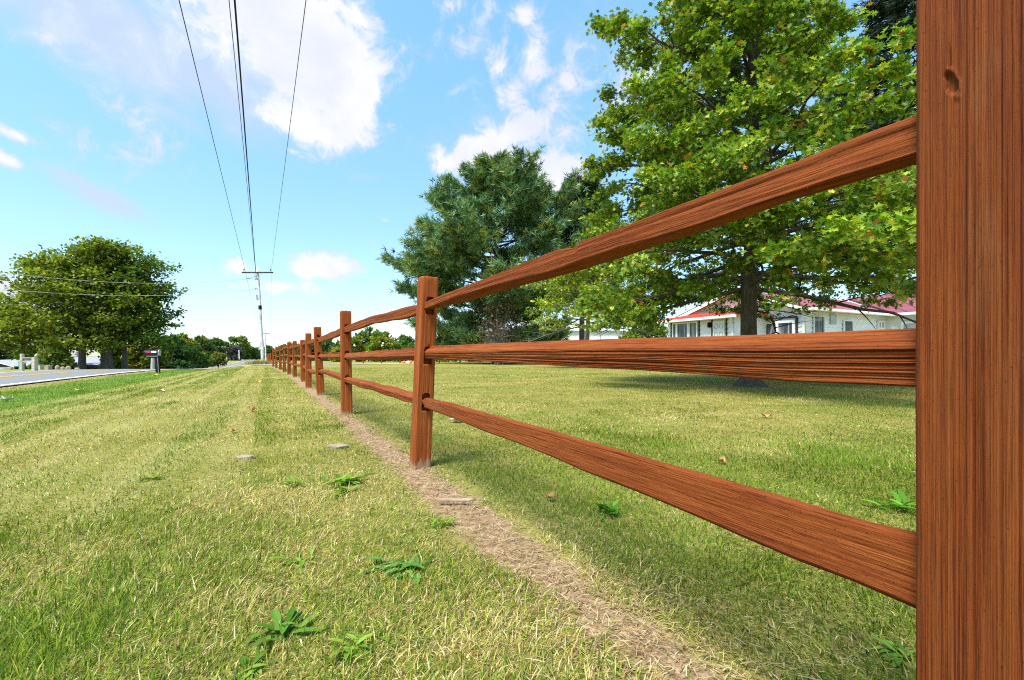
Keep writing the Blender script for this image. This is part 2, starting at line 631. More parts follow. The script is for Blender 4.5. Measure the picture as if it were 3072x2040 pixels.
M['glass'] = glass_mat()
M['red_roof'] = metal_roof_mat('red_metal_roof', (.24, .070, .095))
M['bright_roof'] = metal_roof_mat('bright_red_metal_roof', (.50, .060, .040))

# ------------------------------------------------------------------ ground, road, driveway
def graded(lo, hi, near, d0, growth):
    a = [0.0]
    d = d0
    while a[-1] < hi:
        a.append(a[-1] + d)
        if a[-1] > near:
            d *= growth
    b = [0.0]
    d = d0
    while b[-1] > lo:
        b.append(b[-1] - d)
        if b[-1] < -near:
            d *= growth
    return np.array(sorted(set(a + b)))


def build_ground():
    xs = graded(-1500, 1500, 20, .5, 1.05)
    ys = graded(-200, 2500, 130, 1.0, 1.06)
    Xg, Yg = np.meshgrid(xs, ys)
    Z = land(Xg, Yg)
    V = np.stack([Xg, Yg, Z], -1).reshape(-1, 3)
    nx, ny = len(xs), len(ys)
    i = (np.arange(ny - 1)[:, None] * nx + np.arange(nx - 1)[None, :]).ravel()
    Q = np.stack([i, i + 1, i + nx + 1, i + nx], -1)
    o = link('lawn', np_mesh('lawn', V, [Q], smooth=True), M['lawn'])
    tag(o, kind='structure')


def strip(name, mat, L0, L1, y0, y1, lift, dashes=None):
    Vs, Q = [], []
    ys = np.arange(y0, y1 + .01, 2.0)
    for a in range(len(ys) - 1):
        if dashes and (ys[a] % dashes[1]) > dashes[0]:
            continue
        b = len(Vs)
        for (L, y) in ((L0, ys[a]), (L1, ys[a]), (L1, ys[a + 1]), (L0, ys[a + 1])):
            x = L - .525 * y
            Vs.append((x, y, gz(x, y) + lift + max(0, y - 30) * .0006))
        Q.append((b, b + 1, b + 2, b + 3))
    o = link(name, np_mesh(name, np.array(Vs), [np.array(Q)]), mat)
    tag(o, kind='structure')
    return o


build_ground()
strip('road', M['asphalt'], -11.4, -5.95, -30, 520, .030)
strip('road_edge_line', M['line_white'], -6.22, -6.04, -30, 520, .036)
strip('road_edge_line', M['line_white'], -11.28, -11.12, -30, 520, .036)
strip('road_centre_line', M['line_yellow'], -8.78, -8.66, -30, 520, .036)
strip('road_centre_line', M['line_yellow'], -8.54, -8.42, -30, 520, .036)


def build_driveway():
    P = [(-24.0, 33.0), (-17.5, 37.5), (-10.0, 42.0), (0, 45.5), (14, 47.5), (26, 48.5)]
    Vs, Q = [], []
    pts = []
    for a, b in zip(P[:-1], P[1:]):
        for k in range(8):
            f = k / 8
            pts.append((a[0] + (b[0] - a[0]) * f, a[1] + (b[1] - a[1]) * f))
    pts.append(P[-1])
    for i, (x, y) in enumerate(pts):
        for k, dy in enumerate((-1.5, -.5, .5, 1.5)):
            Vs.append((x, y + dy, gz(x, y + dy) + .03))
        if i:
            b = i * 4
            for k in range(3):
                Q.append((b - 4 + k, b - 3 + k, b + 1 + k, b + k))
    o = link('driveway', np_mesh('driveway', np.array(Vs), [np.array(Q)]), M['gravel'])
    tag(o, kind='structure')


build_driveway()

# ------------------------------------------------------------------ the split-rail fence
F0 = np.array([.576, .67])          # where the near rails meet the close post (front face)
F1 = np.array([-.548, 2.93])        # where they meet the next post
SPAN = np.linalg.norm(F1 - F0)
DV = (F1 - F0) / SPAN               # along the fence, away from the camera
NV = np.array([-DV[1], DV[0]])      # towards the road
RZ = math.atan2(DV[1], DV[0])
UP = .71


def plane_hit(px, py, u):
    """s along the near span, height, where the line of sight meets the vertical plane u metres off the rail's front"""
    o = F0 + NV * u
    d = np.array([(px - CX) / F, 1.0])
    # o + s DV = k d
    A = np.array([[DV[0], -d[0]], [DV[1], -d[1]]])
    s, k = np.linalg.solve(A, -o)
    return s, UP + (HY - py) / F * k


def edge_profile(pts, u):
    a = sorted(plane_hit(x, y, u) for x, y in pts)
    return np.array([p[0] for p in a]), np.array([p[1] for p in a])


def rail_mesh(name, length, corners, seed, n_len=160, n_edge=8, rough=.004, grooves=None, chips=0):
    """corners: list of (u, height) functions of s, in order round the section; local x along, y = u, z = height"""
    r = np.random.default_rng(seed)
    vn = Vnoise(seed + 50, 64)
    s = np.linspace(0, length, n_len)
    C = [(np.broadcast_to(np.asarray(u(s), float), s.shape), np.asarray(v(s), float)) for u, v in corners]
    nc = len(C)
    cy = sum(c[0] for c in C) / nc
    cz = sum(c[1] for c in C) / nc
    ring = []
    for k in range(nc):
        (u0, v0), (u1, v1) = C[k], C[(k + 1) % nc]
        ex, ez = u1 - u0, v1 - v0
        ln = np.sqrt(ex ** 2 + ez ** 2) + 1e-6
        nx, nz = ez / ln, -ex / ln
        mx, mz = (u0 + u1) / 2 - cy, (v0 + v1) / 2 - cz
        sg = np.sign(nx * mx + nz * mz)
        nx, nz = nx * sg, nz * sg
        for j in range(n_edge):
            f = j / n_edge
            # round the arrises a little
            inset = .0035 * max(0, 1 - min(f, 1 - f) * n_edge / 1.2) if j == 0 else 0
            d = rough * ((vn.f(s * 2.5 + k * 9, (f * 5 + k * 7) * np.ones_like(s)) - .5) * 1.2 + (vn.f(s * .9 + 31, (f * 16 + k * 23) * np.ones_like(s), 3) - .5) * 1.6)
            if grooves and k in grooves:
                for (gf, gd, gw) in grooves[k]:
                    w = gf + .10 * (vn.f(s * .8 + gf * 40, gf * 50 * np.ones_like(s), 3) - .5)
                    d = d - gd * np.exp(-((f - w) / gw) ** 2) * (.15 + 1.1 * sstep(vn(s * 2.1 + gf * 77, np.ones_like(s) * gf * 9), .3, .75)) * .75
            uu, vv = u0 + ex * f + nx * d, v0 + ez * f + nz * d
            uu, vv = uu + (cy - uu) * inset / .05, vv + (cz - vv) * inset / .05
            ring.append(np.stack([s, uu, vv], -1))
    ring = np.stack(ring, 1)                 # (n_len, K, 3)
    K = ring.shape[1]
    V = ring.reshape(-1, 3)
    k = np.arange(K)
    i = (np.arange(n_len - 1) * K)[:, None]
    Q = np.stack([i + k, i + (k + 1) % K, i + K + (k + 1) % K, i + K + k], -1).reshape(-1, 4)
    caps = np.array([np.arange(K), np.arange(K)[::-1] + (n_len - 1) * K])
    return np_mesh(name, V, [Q[:, ::-1], caps], smooth=False)


def prof(pts, u):
    S, Vv = edge_profile(pts, u)
    return lambda s: np.interp(s + S_OFF, S, Vv)


def const(c):
    return lambda s: c + 0 * s


def post_mesh(name, h, half, seed, n_h=60, per=14, groove=.0022, knot=None):
    vn = Vnoise(seed + 90, 64)
    r = half * .16
    sec = []
    for q in range(4):
        a0 = q * math.pi / 2
        c, s_ = round(math.cos(a0)), round(math.sin(a0))
        for j in range(per):
            tt = -half + r + (2 * half - 2 * r) * j / (per - 1)
            x, y = half, tt
            sec.append((c * x - s_ * y, s_ * x + c * y, c, s_))
        for ang in (30, 60):
            a = a0 + R(ang)
            cx, cy = half - r, half - r
            x, y = cx + r * math.cos(R(ang)), cy + r * math.sin(R(ang))
            sec.append((c * x - s_ * y, s_ * x + c * y, math.cos(a), math.sin(a)))
    sec = np.array(sec)
    K = len(sec)
    zs = np.concatenate([np.linspace(-.25, h - .03, n_h), [h - .018, h - .008, h - .002]])
    shrink = np.concatenate([np.ones(n_h), [.985, .955, .90]])
    kk = np.arange(K)
    rings = []
    for z, sh in zip(zs, shrink):
        d = groove * ((vn.f(kk * .9, np.full(K, z * .5), 3) - .5) * 2.4 - 1.2 * np.maximum(0, vn(kk * .55 + 40, np.full(K, z * .3 + 3)) - .72) * 6)
        d += .004 * (vn.f(np.full(K, 3.0) + kk // (per + 2) * 5, np.full(K, z * 2.2), 2) - .5)
        x, y = sec[:, 0] * sh + sec[:, 2] * d, sec[:, 1] * sh + sec[:, 3] * d
        if knot is not None:
            kx, kz, rx_, rz_, depth = knot
            on = (sec[:, 3] > .9).astype(float)
            # drying checks down the face, wandering a little
            for gx, gd, gw in ((.012, .0016, .0011), (.030, .0022, .0014), (-.0275, .0042, .0016), (-.044, .0015, .0010), (-.006, .0012, .0009), (.047, .0018, .0010), (-.0365, .0016, .0009)):
                w = gx + .0018 * (vn.f(np.full(K, z * 1.7 + gx * 90), np.full(K, 5.0), 3) - .5)
                g = np.exp(-((sec[:, 0] - w) / gw) ** 2) * on * gd * (.35 + .9 * vn(np.full(K, z * 1.1 + gx * 200), np.full(K, 2.0)))
                x, y = x - sec[:, 2] * g, y - sec[:, 3] * g
            # knot: a slanting torn hollow with a raised lip on one side
            u_ = (sec[:, 0] - kx) - .22 * (z - kz)
            rr = np.sqrt((u_ / rx_) ** 2 + ((z - kz) / rz_) ** 2)
            rr = rr + .35 * (vn.f(np.full(K, z * 160), sec[:, 0] * 160 + 20, 2) - .5)
            g = (1 - sstep(rr, .62, .95)) * on * depth - np.exp(-((rr - 1.12) / .16) ** 2) * on * .0022 * (u_ < 0)
            g += np.exp(-((sec[:, 0] - kx - .001) / .0012) ** 2) * on * .003 * np.exp(-((z - kz - rz_ * 1.5) / rz_) ** 2)
            x, y = x - sec[:, 2] * g, y - sec[:, 3] * g
        zz = np.full(K, z)
        if z == h - .002:
            zz += .004 * vn(kk * .4, np.full(K, 9.0))
        rings.append(np.stack([x, y, zz], -1))
    V = np.concatenate(rings)
    n = len(zs)
    i = (np.arange(n - 1) * K)[:, None]
    Q = np.stack([i + kk, i + (kk + 1) % K, i + K + (kk + 1) % K, i + K + kk], -1).reshape(-1, 4)
    caps = np.array([np.arange(K)[::-1], np.arange(K) + (n - 1) * K])
    return np_mesh(name, V, [Q, caps], smooth=False)


fence = empty('split_rail_fence', (0, 0, 0), 0, 'long reddish brown split rail fence running along the road beside the worn track', 'fence')

# close post, at the right edge
half0 = .06
K0 = np.array([.5546, .645])
c0 = K0 - NV * half0 - DV * half0
def face_x(px):
    """place along the close post's road face for a photo column"""
    o = c0 + NV * half0
    d = np.array([(px - CX) / F, 1.0])
    A = np.array([[DV[0], -d[0]], [DV[1], -d[1]]])
    sx, k = np.linalg.solve(A, -o)
    return sx, k


kx_, kk_ = face_x(2852)
near_me = post_mesh('post', 1.235, half0, 1, n_h=560, per=150, groove=.0012, knot=(kx_, UP + (HY - 250) / F * kk_, .0075, .019, .006))
p = link('post', near_me, M['post_near'], fence, (c0[0], c0[1], 0), RZ)
p['label'] = 'close thick post with deep vertical grain and a chipped knot'

POSTS = [  # top px, top py, bottom px, bottom py, distance
    (1287, 832, 1262, 1408, 2.995), (1036, 933, 1040, 1239, 5.68), (951, 981, 961, 1184, 8.45), (925, 1000, 925.4, 1166, 10.3), (907, 1020, 909, 1149, 12.9),
    (884, 1023, 884, 1132, 15.6), (867, 1027, 867, 1125, 17.8), (853.5, 1032, 853, 1117, 20.3), (841, 1038, 841, 1109, 24.0), (829, 1041, 829, 1104, 27.0), (820, 1045, 820, 1101, 30.2)]


def cut_holes(me, heights, half):
    """mortises through the post along its local x, so that rails enter real holes"""
    o = bpy.data.objects.new('tmp', me)
    COL.objects.link(o)
    cb = MB()
    for h in heights:
        poly = []
        w, hh = .027, .050
        for a in range(0, 181, 20):
            poly.append((-.3, w * math.cos(R(a)) - .004, h + .012 + .022 * math.sin(R(a)) + hh - .022))
        poly += [(-.3, -w - .004, h - hh), (-.3, w - .004, h - hh)]
        cb.prism(poly, (-.3, 0, 0), (-.275 + half * .0 + .262, 0, 0))
    c = cb.build('cutter', M['hole'])
    md = o.modifiers.new('b', 'BOOLEAN')
    md.operation = 'DIFFERENCE'
    md.object = c
    md.solver = 'EXACT'
    dg = bpy.context.evaluated_depsgraph_get()
    new = bpy.data.meshes.new_from_object(o.evaluated_get(dg))
    bpy.data.objects.remove(o)
    bpy.data.objects.remove(c)
    return new


centres = []
HOLES = (.415, .71, 1.025)
for i, (tx, ty, bx, by, y) in enumerate(POSTS):
    X = atx((tx + bx) / 2, y)
    Hh = (by - ty) / F * y
    zb = EYE - (by - HY) / F * y
    h = EYE + (HY - ty) / F * y
    me = post_mesh('post', h, .054 if i == 0 else .060, 20 + i, n_h=60 if i < 3 else 16, per=16 if i < 3 else 6)
    if i < 3:
        me = cut_holes(me, HOLES, .057)
    if i == 0:
        dvec = -DV
    nxt = POSTS[min(i + 1, len(POSTS) - 1)]
    prv = POSTS[max(i - 1, 0)]
    dx_, dy_ = atx(nxt[0], nxt[4]) - atx(prv[0], prv[4]), nxt[4] - prv[4]
    rz = math.atan2(dy_, dx_)
    lean = Vector((atx(tx, y) - atx(bx, y), 0, Hh)).normalized()
    rot = Vector((0, 0, 1)).rotation_difference(lean).to_matrix() @ Matrix.Rotation(rz, 3, 'Z')
    o = link('post', me, M['post'], fence)
    o.matrix_world = Matrix.Translation((atx(bx, y), y, 0)) @ rot.to_4x4() if False else Matrix.Translation((X - lean.x / lean.z * .71, y, 0)) @ rot.to_4x4()
    centres.append(np.array([X, y]))

# the three near rails, shaped after their outlines
S_OFF = -.05
rail_len = SPAN + .13
top_pts = [(1262, 912), (1280, 904), (1324, 885), (1427, 845), (1568, 789), (1638, 761), (1680, 747), (1716, 744), (1724, 738), (1738, 725), (1867, 679), (1994, 629), (2121, 582), (2240, 537), (2381, 485), (2521, 427), (2638, 382), (2744, 344), (2790, 326)]
topb_pts = [(1262, 930), (1280, 925), (1380, 887), (1521, 845), (1638, 817), (1685, 801), (1740, 779), (1867, 741), (1994, 709), (2109, 674), (2240, 628), (2381, 582), (2521, 537), (2638, 502), (2742, 471), (2790, 458)]
topc_pts = [(1282, 932), (1427, 899), (1568, 857), (1740, 813), (1867, 774), (1952, 745), (2079, 705), (2240, 653), (2381, 601), (2521, 562), (2737, 499)]
a_, b_, c_ = prof(top_pts, 0), prof(topb_pts, 0), prof(topc_pts, -.055)
me = rail_mesh('rail', rail_len, [(const(0.0), a_), (const(.003), b_), (const(-.055), c_), (const(-.055), lambda s: a_(s) - .012)], 301, 420, 20, .0030,
               {0: [(.3, .002, .03), (.62, .003, .03), (.85, .002, .03)]})
o = link('rail', me, M['rail'], fence, (F0[0] + DV[0] * S_OFF, F0[1] + DV[1] * S_OFF, 0), RZ)
o['label'] = 'upper rail of the nearest span, stepped at a split notch'
mid_a = [(1272, 1038), (1301, 1037), (1521, 1028), (1740, 1019), (1927, 1014), (2300, 1003), (2736, 984), (2790, 981)]
mid_b = [(1273, 1056), (1521, 1051), (1740, 1047), (1927, 1045), (2240, 1046), (2736, 1038), (2790, 1036)]
mid_c = [(1275, 1075), (1427, 1084), (1568, 1091), (1740, 1102), (1927, 1111), (2366, 1142), (2736, 1157), (2790, 1160)]
a_, b_, c_ = prof(mid_a, -.05), prof(mid_b, 0), prof(mid_c, -.006)
me = rail_mesh('rail', rail_len, [(const(-.05), a_), (const(0.0), b_), (const(-.006), c_), (const(-.058), lambda s: c_(s) + .012)], 302, 520, 60, .0034,
               {1: [(.10, .005, .012), (.16, .008, .022), (.24, .003, .010), (.31, .011, .018), (.37, .004, .009), (.46, .007, .014), (.53, .003, .008), (.62, .012, .020), (.70, .005, .010), (.79, .010, .016), (.86, .004, .009), (.92, .006, .012)],
                0: [(.3, .002, .03), (.6, .0015, .02)]})
o = link('rail', me, M['rail'], fence, (F0[0] + DV[0] * S_OFF, F0[1] + DV[1] * S_OFF, 0), RZ)
o['label'] = 'middle rail of the nearest span with deep lengthwise splits'
low_a = [(1262, 1187), (1272, 1190), (1359, 1209), (1452, 1236), (1621, 1280), (1740, 1315), (1861, 1349), (1981, 1384), (2102, 1417), (2240, 1456), (2394, 1500), (2527, 1541), (2610, 1566), (2740, 1595), (2790, 1606)]
low_b = [(1262, 1193), (1272, 1196), (1740, 1321), (1861, 1355), (1981, 1392), (2102, 1430), (2240, 1469), (2394, 1519), (2527, 1553), (2610, 1576), (2740, 1603), (2790, 1614)]
low_c = [(1262, 1219), (1272, 1223), (1346, 1250), (1452, 1294), (1558, 1332), (1664, 1375), (1740, 1410), (1941, 1489), (2102, 1557), (2240, 1619), (2394, 1685), (2548, 1743), (2728, 1821), (2790, 1848)]
a_, b_, c_ = prof(low_a, -.028), prof(low_b, 0), prof(low_c, 0)
me = rail_mesh('rail', rail_len, [(const(-.028), a_), (const(0.0), b_), (const(0.0), c_), (const(-.045), lambda s: c_(s) + .012)], 303, 420, 24, .0016,
               {1: [(.12, .0025, .02), (.3, .002, .02), (.5, .002, .02)]})
o = link('rail', me, M['rail'], fence, (F0[0] + DV[0] * S_OFF, F0[1] + DV[1] * S_OFF, 0), RZ)
o['label'] = 'broad flat lower rail of the nearest span'


def plain_rail(A, B, zA, zB, seed, n_len, n_edge, parent, mat, hgt=.085, thick=.05):
    A, B = np.asarray(A), np.asarray(B)
    d = B - A
    ln = float(np.linalg.norm(d))
    r = np.random.default_rng(seed)
    vn = Vnoise(seed, 64)
    kind = seed % 3
    hh = hgt * r.uniform(.8, 1.15)
    bow = r.uniform(-.018, .018)

    def end_taper(s):
        return 1 - .35 * np.exp(-(s / .18) ** 2) - .35 * np.exp(-((ln - s) / .18) ** 2)
    mid = lambda s: zA + (zB - zA) * s / ln + bow * np.sin(np.pi * s / ln) + .012 * (vn.f(s * 1.3, 2 + 0 * s, 3) - .5)
    top = lambda s: mid(s) + hh / 2 * end_taper(s) + .020 * (vn.f(s * 2.2, 7 + 0 * s, 4) - .5)
    bot = lambda s: mid(s) - hh / 2 * end_taper(s) + .018 * (vn.f(s * 2.0, 19 + 0 * s, 4) - .5)
    th = thick
    if kind == 0:
        cs = [(const(th / 2), top), (const(th / 2), bot), (const(-th / 2), lambda s: bot(s) + .008), (const(-th / 2), lambda s: top(s) - .01)]
    elif kind == 1:
        cs = [(const(-th / 2), top), (const(th / 2), lambda s: mid(s) + .012), (const(th / 2 - .006), bot), (const(-th / 2), lambda s: bot(s) + .01)]
    else:
        cs = [(const(0.0), top), (const(th / 2), lambda s: mid(s) - .01), (const(.006), bot), (const(-th / 2), mid)]
    me = rail_mesh('rail', ln, cs, seed, n_len, n_edge, .005, {0: [(.35, .004, .06), (.7, .004, .06)]} if n_edge > 6 else None)
    return link('rail', me, mat, parent, (A[0], A[1], 0), math.atan2(d[1], d[0]))


for i in range(len(centres) - 1):
    A, B = centres[i], centres[i + 1]
    d = (B - A) / np.linalg.norm(B - A)
    n = np.array([-d[1], d[0]])
    for j, h in enumerate((.43, .715, 1.015)):
        sd = 400 + i * 3 + j
        r = np.random.default_rng(sd)
        off = n * (.010 - .018 * (i % 2))
        plain_rail(A - d * .05 + off, B + d * .05 + off, h + r.uniform(-.02, .03), h + r.uniform(-.03, .02), sd, 70 if i < 3 else 14, 10 if i < 2 else (5 if i < 5 else 3), fence, M['rail'])


def far_fence(name, pts, label, H=1.15, seed=700):
    fr = empty(name, (pts[0][0], pts[0][1], gz(*pts[0])), 0, label, 'fence')
    o0 = np.array(pts[0])
    for i, q in enumerate(pts):
        z = gz(*q) - gz(*pts[0])
        link('post', post_mesh('post', H, .058, seed + i, 5, 4), M['post'], fr, (q[0] - o0[0], q[1] - o0[1], z))
    for i in range(len(pts) - 1):
        za, zb = gz(*pts[i]) - gz(*pts[0]), gz(*pts[i + 1]) - gz(*pts[0])
        for h in (.38, .68, .98):
            plain_rail(np.array(pts[i]) - o0, np.array(pts[i + 1]) - o0, h + za, h + zb, seed + i * 7 + int(h * 10), 6, 2, fr, M['rail'])


far_fence('split_rail_fence', [(atx(p_, y_), y_) for p_, y_ in ((880, 38), (965, 41.5), (1027, 43), (1090, 44.4), (1145, 45.8), (1200, 47.2), (1258, 48.6), (1318, 50), (1380, 51.4), (1440, 52.8))],
          'distant split rail fence crossing the far side of the yard behind the pumpkins', 1.15, 700)
far_fence('split_rail_fence', [(atx(p_, y_), y_) for p_, y_ in ((812, 50), (808, 53.5), (805, 57), (803, 60.5))],
          'short far stretch of split rail fence just right of the pale utility pole base', 1.05, 760)

# ------------------------------------------------------------------ utility poles and lines
def utility_pole(label, px_t, px_b, py_t, py_b, y, wtop, wbot, arm, detail=True):
    bx, tx = atx(px_b, y), atx(px_t, y)
    zb, zt = EYE + (HY - py_b) / F * y, EYE + (HY - py_t) / F * y
    root = empty('utility_pole', (bx, y, zb), 0, label, 'utility pole')
    T = Vector((tx - bx, 0, zt - zb))
    pts = [T * (k / 12) + Vector((.015 * math.sin(k), 0, 0)) for k in range(13)]
    pts[0] = Vector((0, 0, -.4))
    m = MB().tube(pts, np.linspace(wbot, wtop, 13), 12)
    m.build('shaft', M['pole'], root, smooth=True)
    return root, T


pole_y = 45.0
pole, PT = utility_pole('tall pale wooden utility pole with a dark crossarm and a black band', 773, 789, 802, 1090, pole_y, .10, .165, True)
z0 = pole.location.z


def loc_at(px, py, y=pole_y):
    return at(px, py, y) - Vector(pole.location)


a, b = loc_at(729, 817.5), loc_at(822, 819.5)
ab = b - a
MB().box((a + b) / 2 + Vector((0, -.17, 0)), (ab.length, .10, .13)).build('crossarm', M['arm'], pole, bevel=.008)
for pxs in (735, 814):
    c = loc_at(pxs, 815) + Vector((0, -.17, 0))
    m = MB().tube([c + Vector((0, 0, z_)) for z_ in (0, .08, .10, .14, .18, .22, .24)], [.02, .02, .055, .07, .06, .05, .02], 8)
    m.build('insulator', M['insul'], pole, smooth=True)
for pxa, pxb, pyb in ((757, 771, 833), (792, 779, 832)):
    m = MB().tube([loc_at(pxa, 819) + Vector((0, -.24, 0)), loc_at(pxb, pyb) + Vector((0, -.14, 0))], .018, 6)
    m.build('brace', M['grey_metal'], pole)
for pxa, pya in ((769, 829), (770, 838), (771, 867)):
    m = MB().tube([loc_at(pxa + 5, pya) + Vector((0, -.10, 0)), loc_at(pxa - 1, pya) + Vector((0, -.12, 0)), loc_at(pxa - 3, pya) + Vector((0, -.12, 0))], [.03, .035, .07], 8)
    m.build('bracket', M['insul'], pole)
m = MB().tube([loc_at(776, 835) + Vector((0, -.12, 0)), loc_at(760, 834) + Vector((0, -.12, 0)), loc_at(741, 837) + Vector((0, -.12, 0))], [.025, .025, .05], 6)
m.build('service_arm', M['insul'], pole)
band_a, band_b = loc_at(780.0, 916.5), loc_at(780.6, 928.5)
MB().tube([band_a, band_b], .150, 12).build('band', M['black'], pole)
m = MB().tube([loc_at(773, 885) + Vector((0, -.15, 0)), loc_at(774, 900) + Vector((0, -.15, 0))], .05, 6)
m.build('junction_box', M['insul'], pole)

pole2, _ = utility_pole('distant thin utility pole with crossarm seen just right of the tall pale pole', 795, 798, 996, 1088, 125.0, .10, .17, True)
c2 = at(795, 1001, 125) - Vector(pole2.location)
MB().box(c2 + Vector((.2, -.2, 0)), (2.5, .10, .13)).build('crossarm', M['arm'], pole2)
pole3, _ = utility_pole('small far utility pole beyond the road to the left of the hill trees', 679, 680, 1043, 1079, 150.0, .13, .19, False)
pole4, _ = utility_pole('pale bare post standing among the far trees above the end of the road', 717, 718, 1051, 1076, 210.0, .20, .26, False)


def wire(name, label, pts, r, mat, sag=.0, n=40):
    P = []
    for a, b in zip(pts[:-1], pts[1:]):
        for k in range(n):
            f = k / n
            q = Vector(a).lerp(Vector(b), f)
            q.z -= sag * 4 * f * (1 - f)
            P.append(q)
    P.append(Vector(pts[-1]))
    o0 = P[0].copy()
    m = MB().tube([q - o0 for q in P], r, 6)
    o = m.build(name, mat, loc=o0, smooth=True)
    tag(o, label, 'power line')
    return o


def overhead(px0, py0, attach, h_near=8.6):
    """from the pole to where it leaves the top of the picture and on over the camera"""
    y = (h_near - EYE) * F / HY
    q = Vector(((px0 - CX) / F * y, y, h_near))
    d = (q - attach)
    return [attach, q + d * .75]


ins = [at(735, 809, pole_y - .17), at(814, 811, pole_y - .17)]
wire('power_line', 'thin overhead power line ending at the left end of the crossarm', overhead(537, 0, ins[0]), .011, M['wire'])
wire('power_line', 'thin overhead power line ending at the right end of the crossarm', overhead(918, 0, ins[1]), .010, M['wire_pale'])
wire('power_line', 'thin overhead line running close beside the thick black cable', overhead(687, 0, at(768, 829, pole_y - .2)), .010, M['wire_pale'])
wire('power_line', 'thick black overhead cable in the middle of the lines', overhead(704, 0, at(769, 838, pole_y - .2)), .021, M['black'])
for (pa, pe, ye, sg, lb, pl) in (((741, 837), (-120, 800), 33, .75, 'upper pale service wire sagging across the front of the left trees', pole_y), ((771, 867), (-160, 850), 33, .75, 'lower pale service wire sagging across the front of the left trees', pole_y)):
    wire('service_wire', lb, [at(pa[0], pa[1], pl - .15), at(pe[0], pe[1], ye)], .013, M['grey_metal'], sg)
far_a = Vector(pole2.location) + c2
for k, off in enumerate((-1.2, 1.2)):
    wire('power_line', 'far stretch of line from the %s crossarm end to the distant pole' % ('left' if k == 0 else 'right'), [ins[k], far_a + Vector((.2 + off, 0, .15))], .010, M['wire_pale'], .8)

# ------------------------------------------------------------------ trees
def unit(v):
    return v / (np.linalg.norm(v, axis=-1, keepdims=True) + 1e-9)


def stamp(P, D, Nn, size, tv, tf, tint):
    """a template (x along D, y aside, z along N) stamped at each P"""
    D = unit(D)
    S = unit(np.cross(Nn, D))
    Nn = np.cross(D, S)
    tv = np.asarray(tv, float)
    V = P[:, None, :] + size[:, None, None] * (tv[None, :, 0:1] * D[:, None, :] + tv[None, :, 1:2] * S[:, None, :] + tv[None, :, 2:3] * Nn[:, None, :])
    T = len(tv)
    base = (np.arange(len(P)) * T)[:, None, None]
    faces = []
    by = {}
    for f in tf:
        by.setdefault(len(f), []).append(f)
    for k, fs in by.items():
        faces.append((base + np.array(fs)[None]).reshape(-1, k))
    return V.reshape(-1, 3), faces, np.repeat(tint, T, axis=0)


OAK_H = [(0, 0), (.28, .09), (.36, .44), (.50, .13), (.66, .36), (.76, .10), (1, 0)]
OAK_V = [(x, y, .25 * y) for x, y in OAK_H] + [(x, -y, .25 * y) for x, y in OAK_H[1:-1]]
OAK_F = [(0, 1, 2, 3, 4, 5, 6), (6, 11, 10, 9, 8, 7, 0)]
RHO_V = [(0, 0, 0), (.45, .34, .10), (1, 0, 0), (.45, -.34, .10)]
RHO_F = [(0, 1, 2), (0, 2, 3)]
rn = np.random.default_rng(99)


def palette(n, cols, weights, jit=.18, r=rn):
    idx = r.choice(len(cols), n, p=np.array(weights) / sum(weights))
    c = np.array(cols)[idx]
    return np.clip(c * (1 + r.normal(0, jit, (n, 1))), .004, 1)


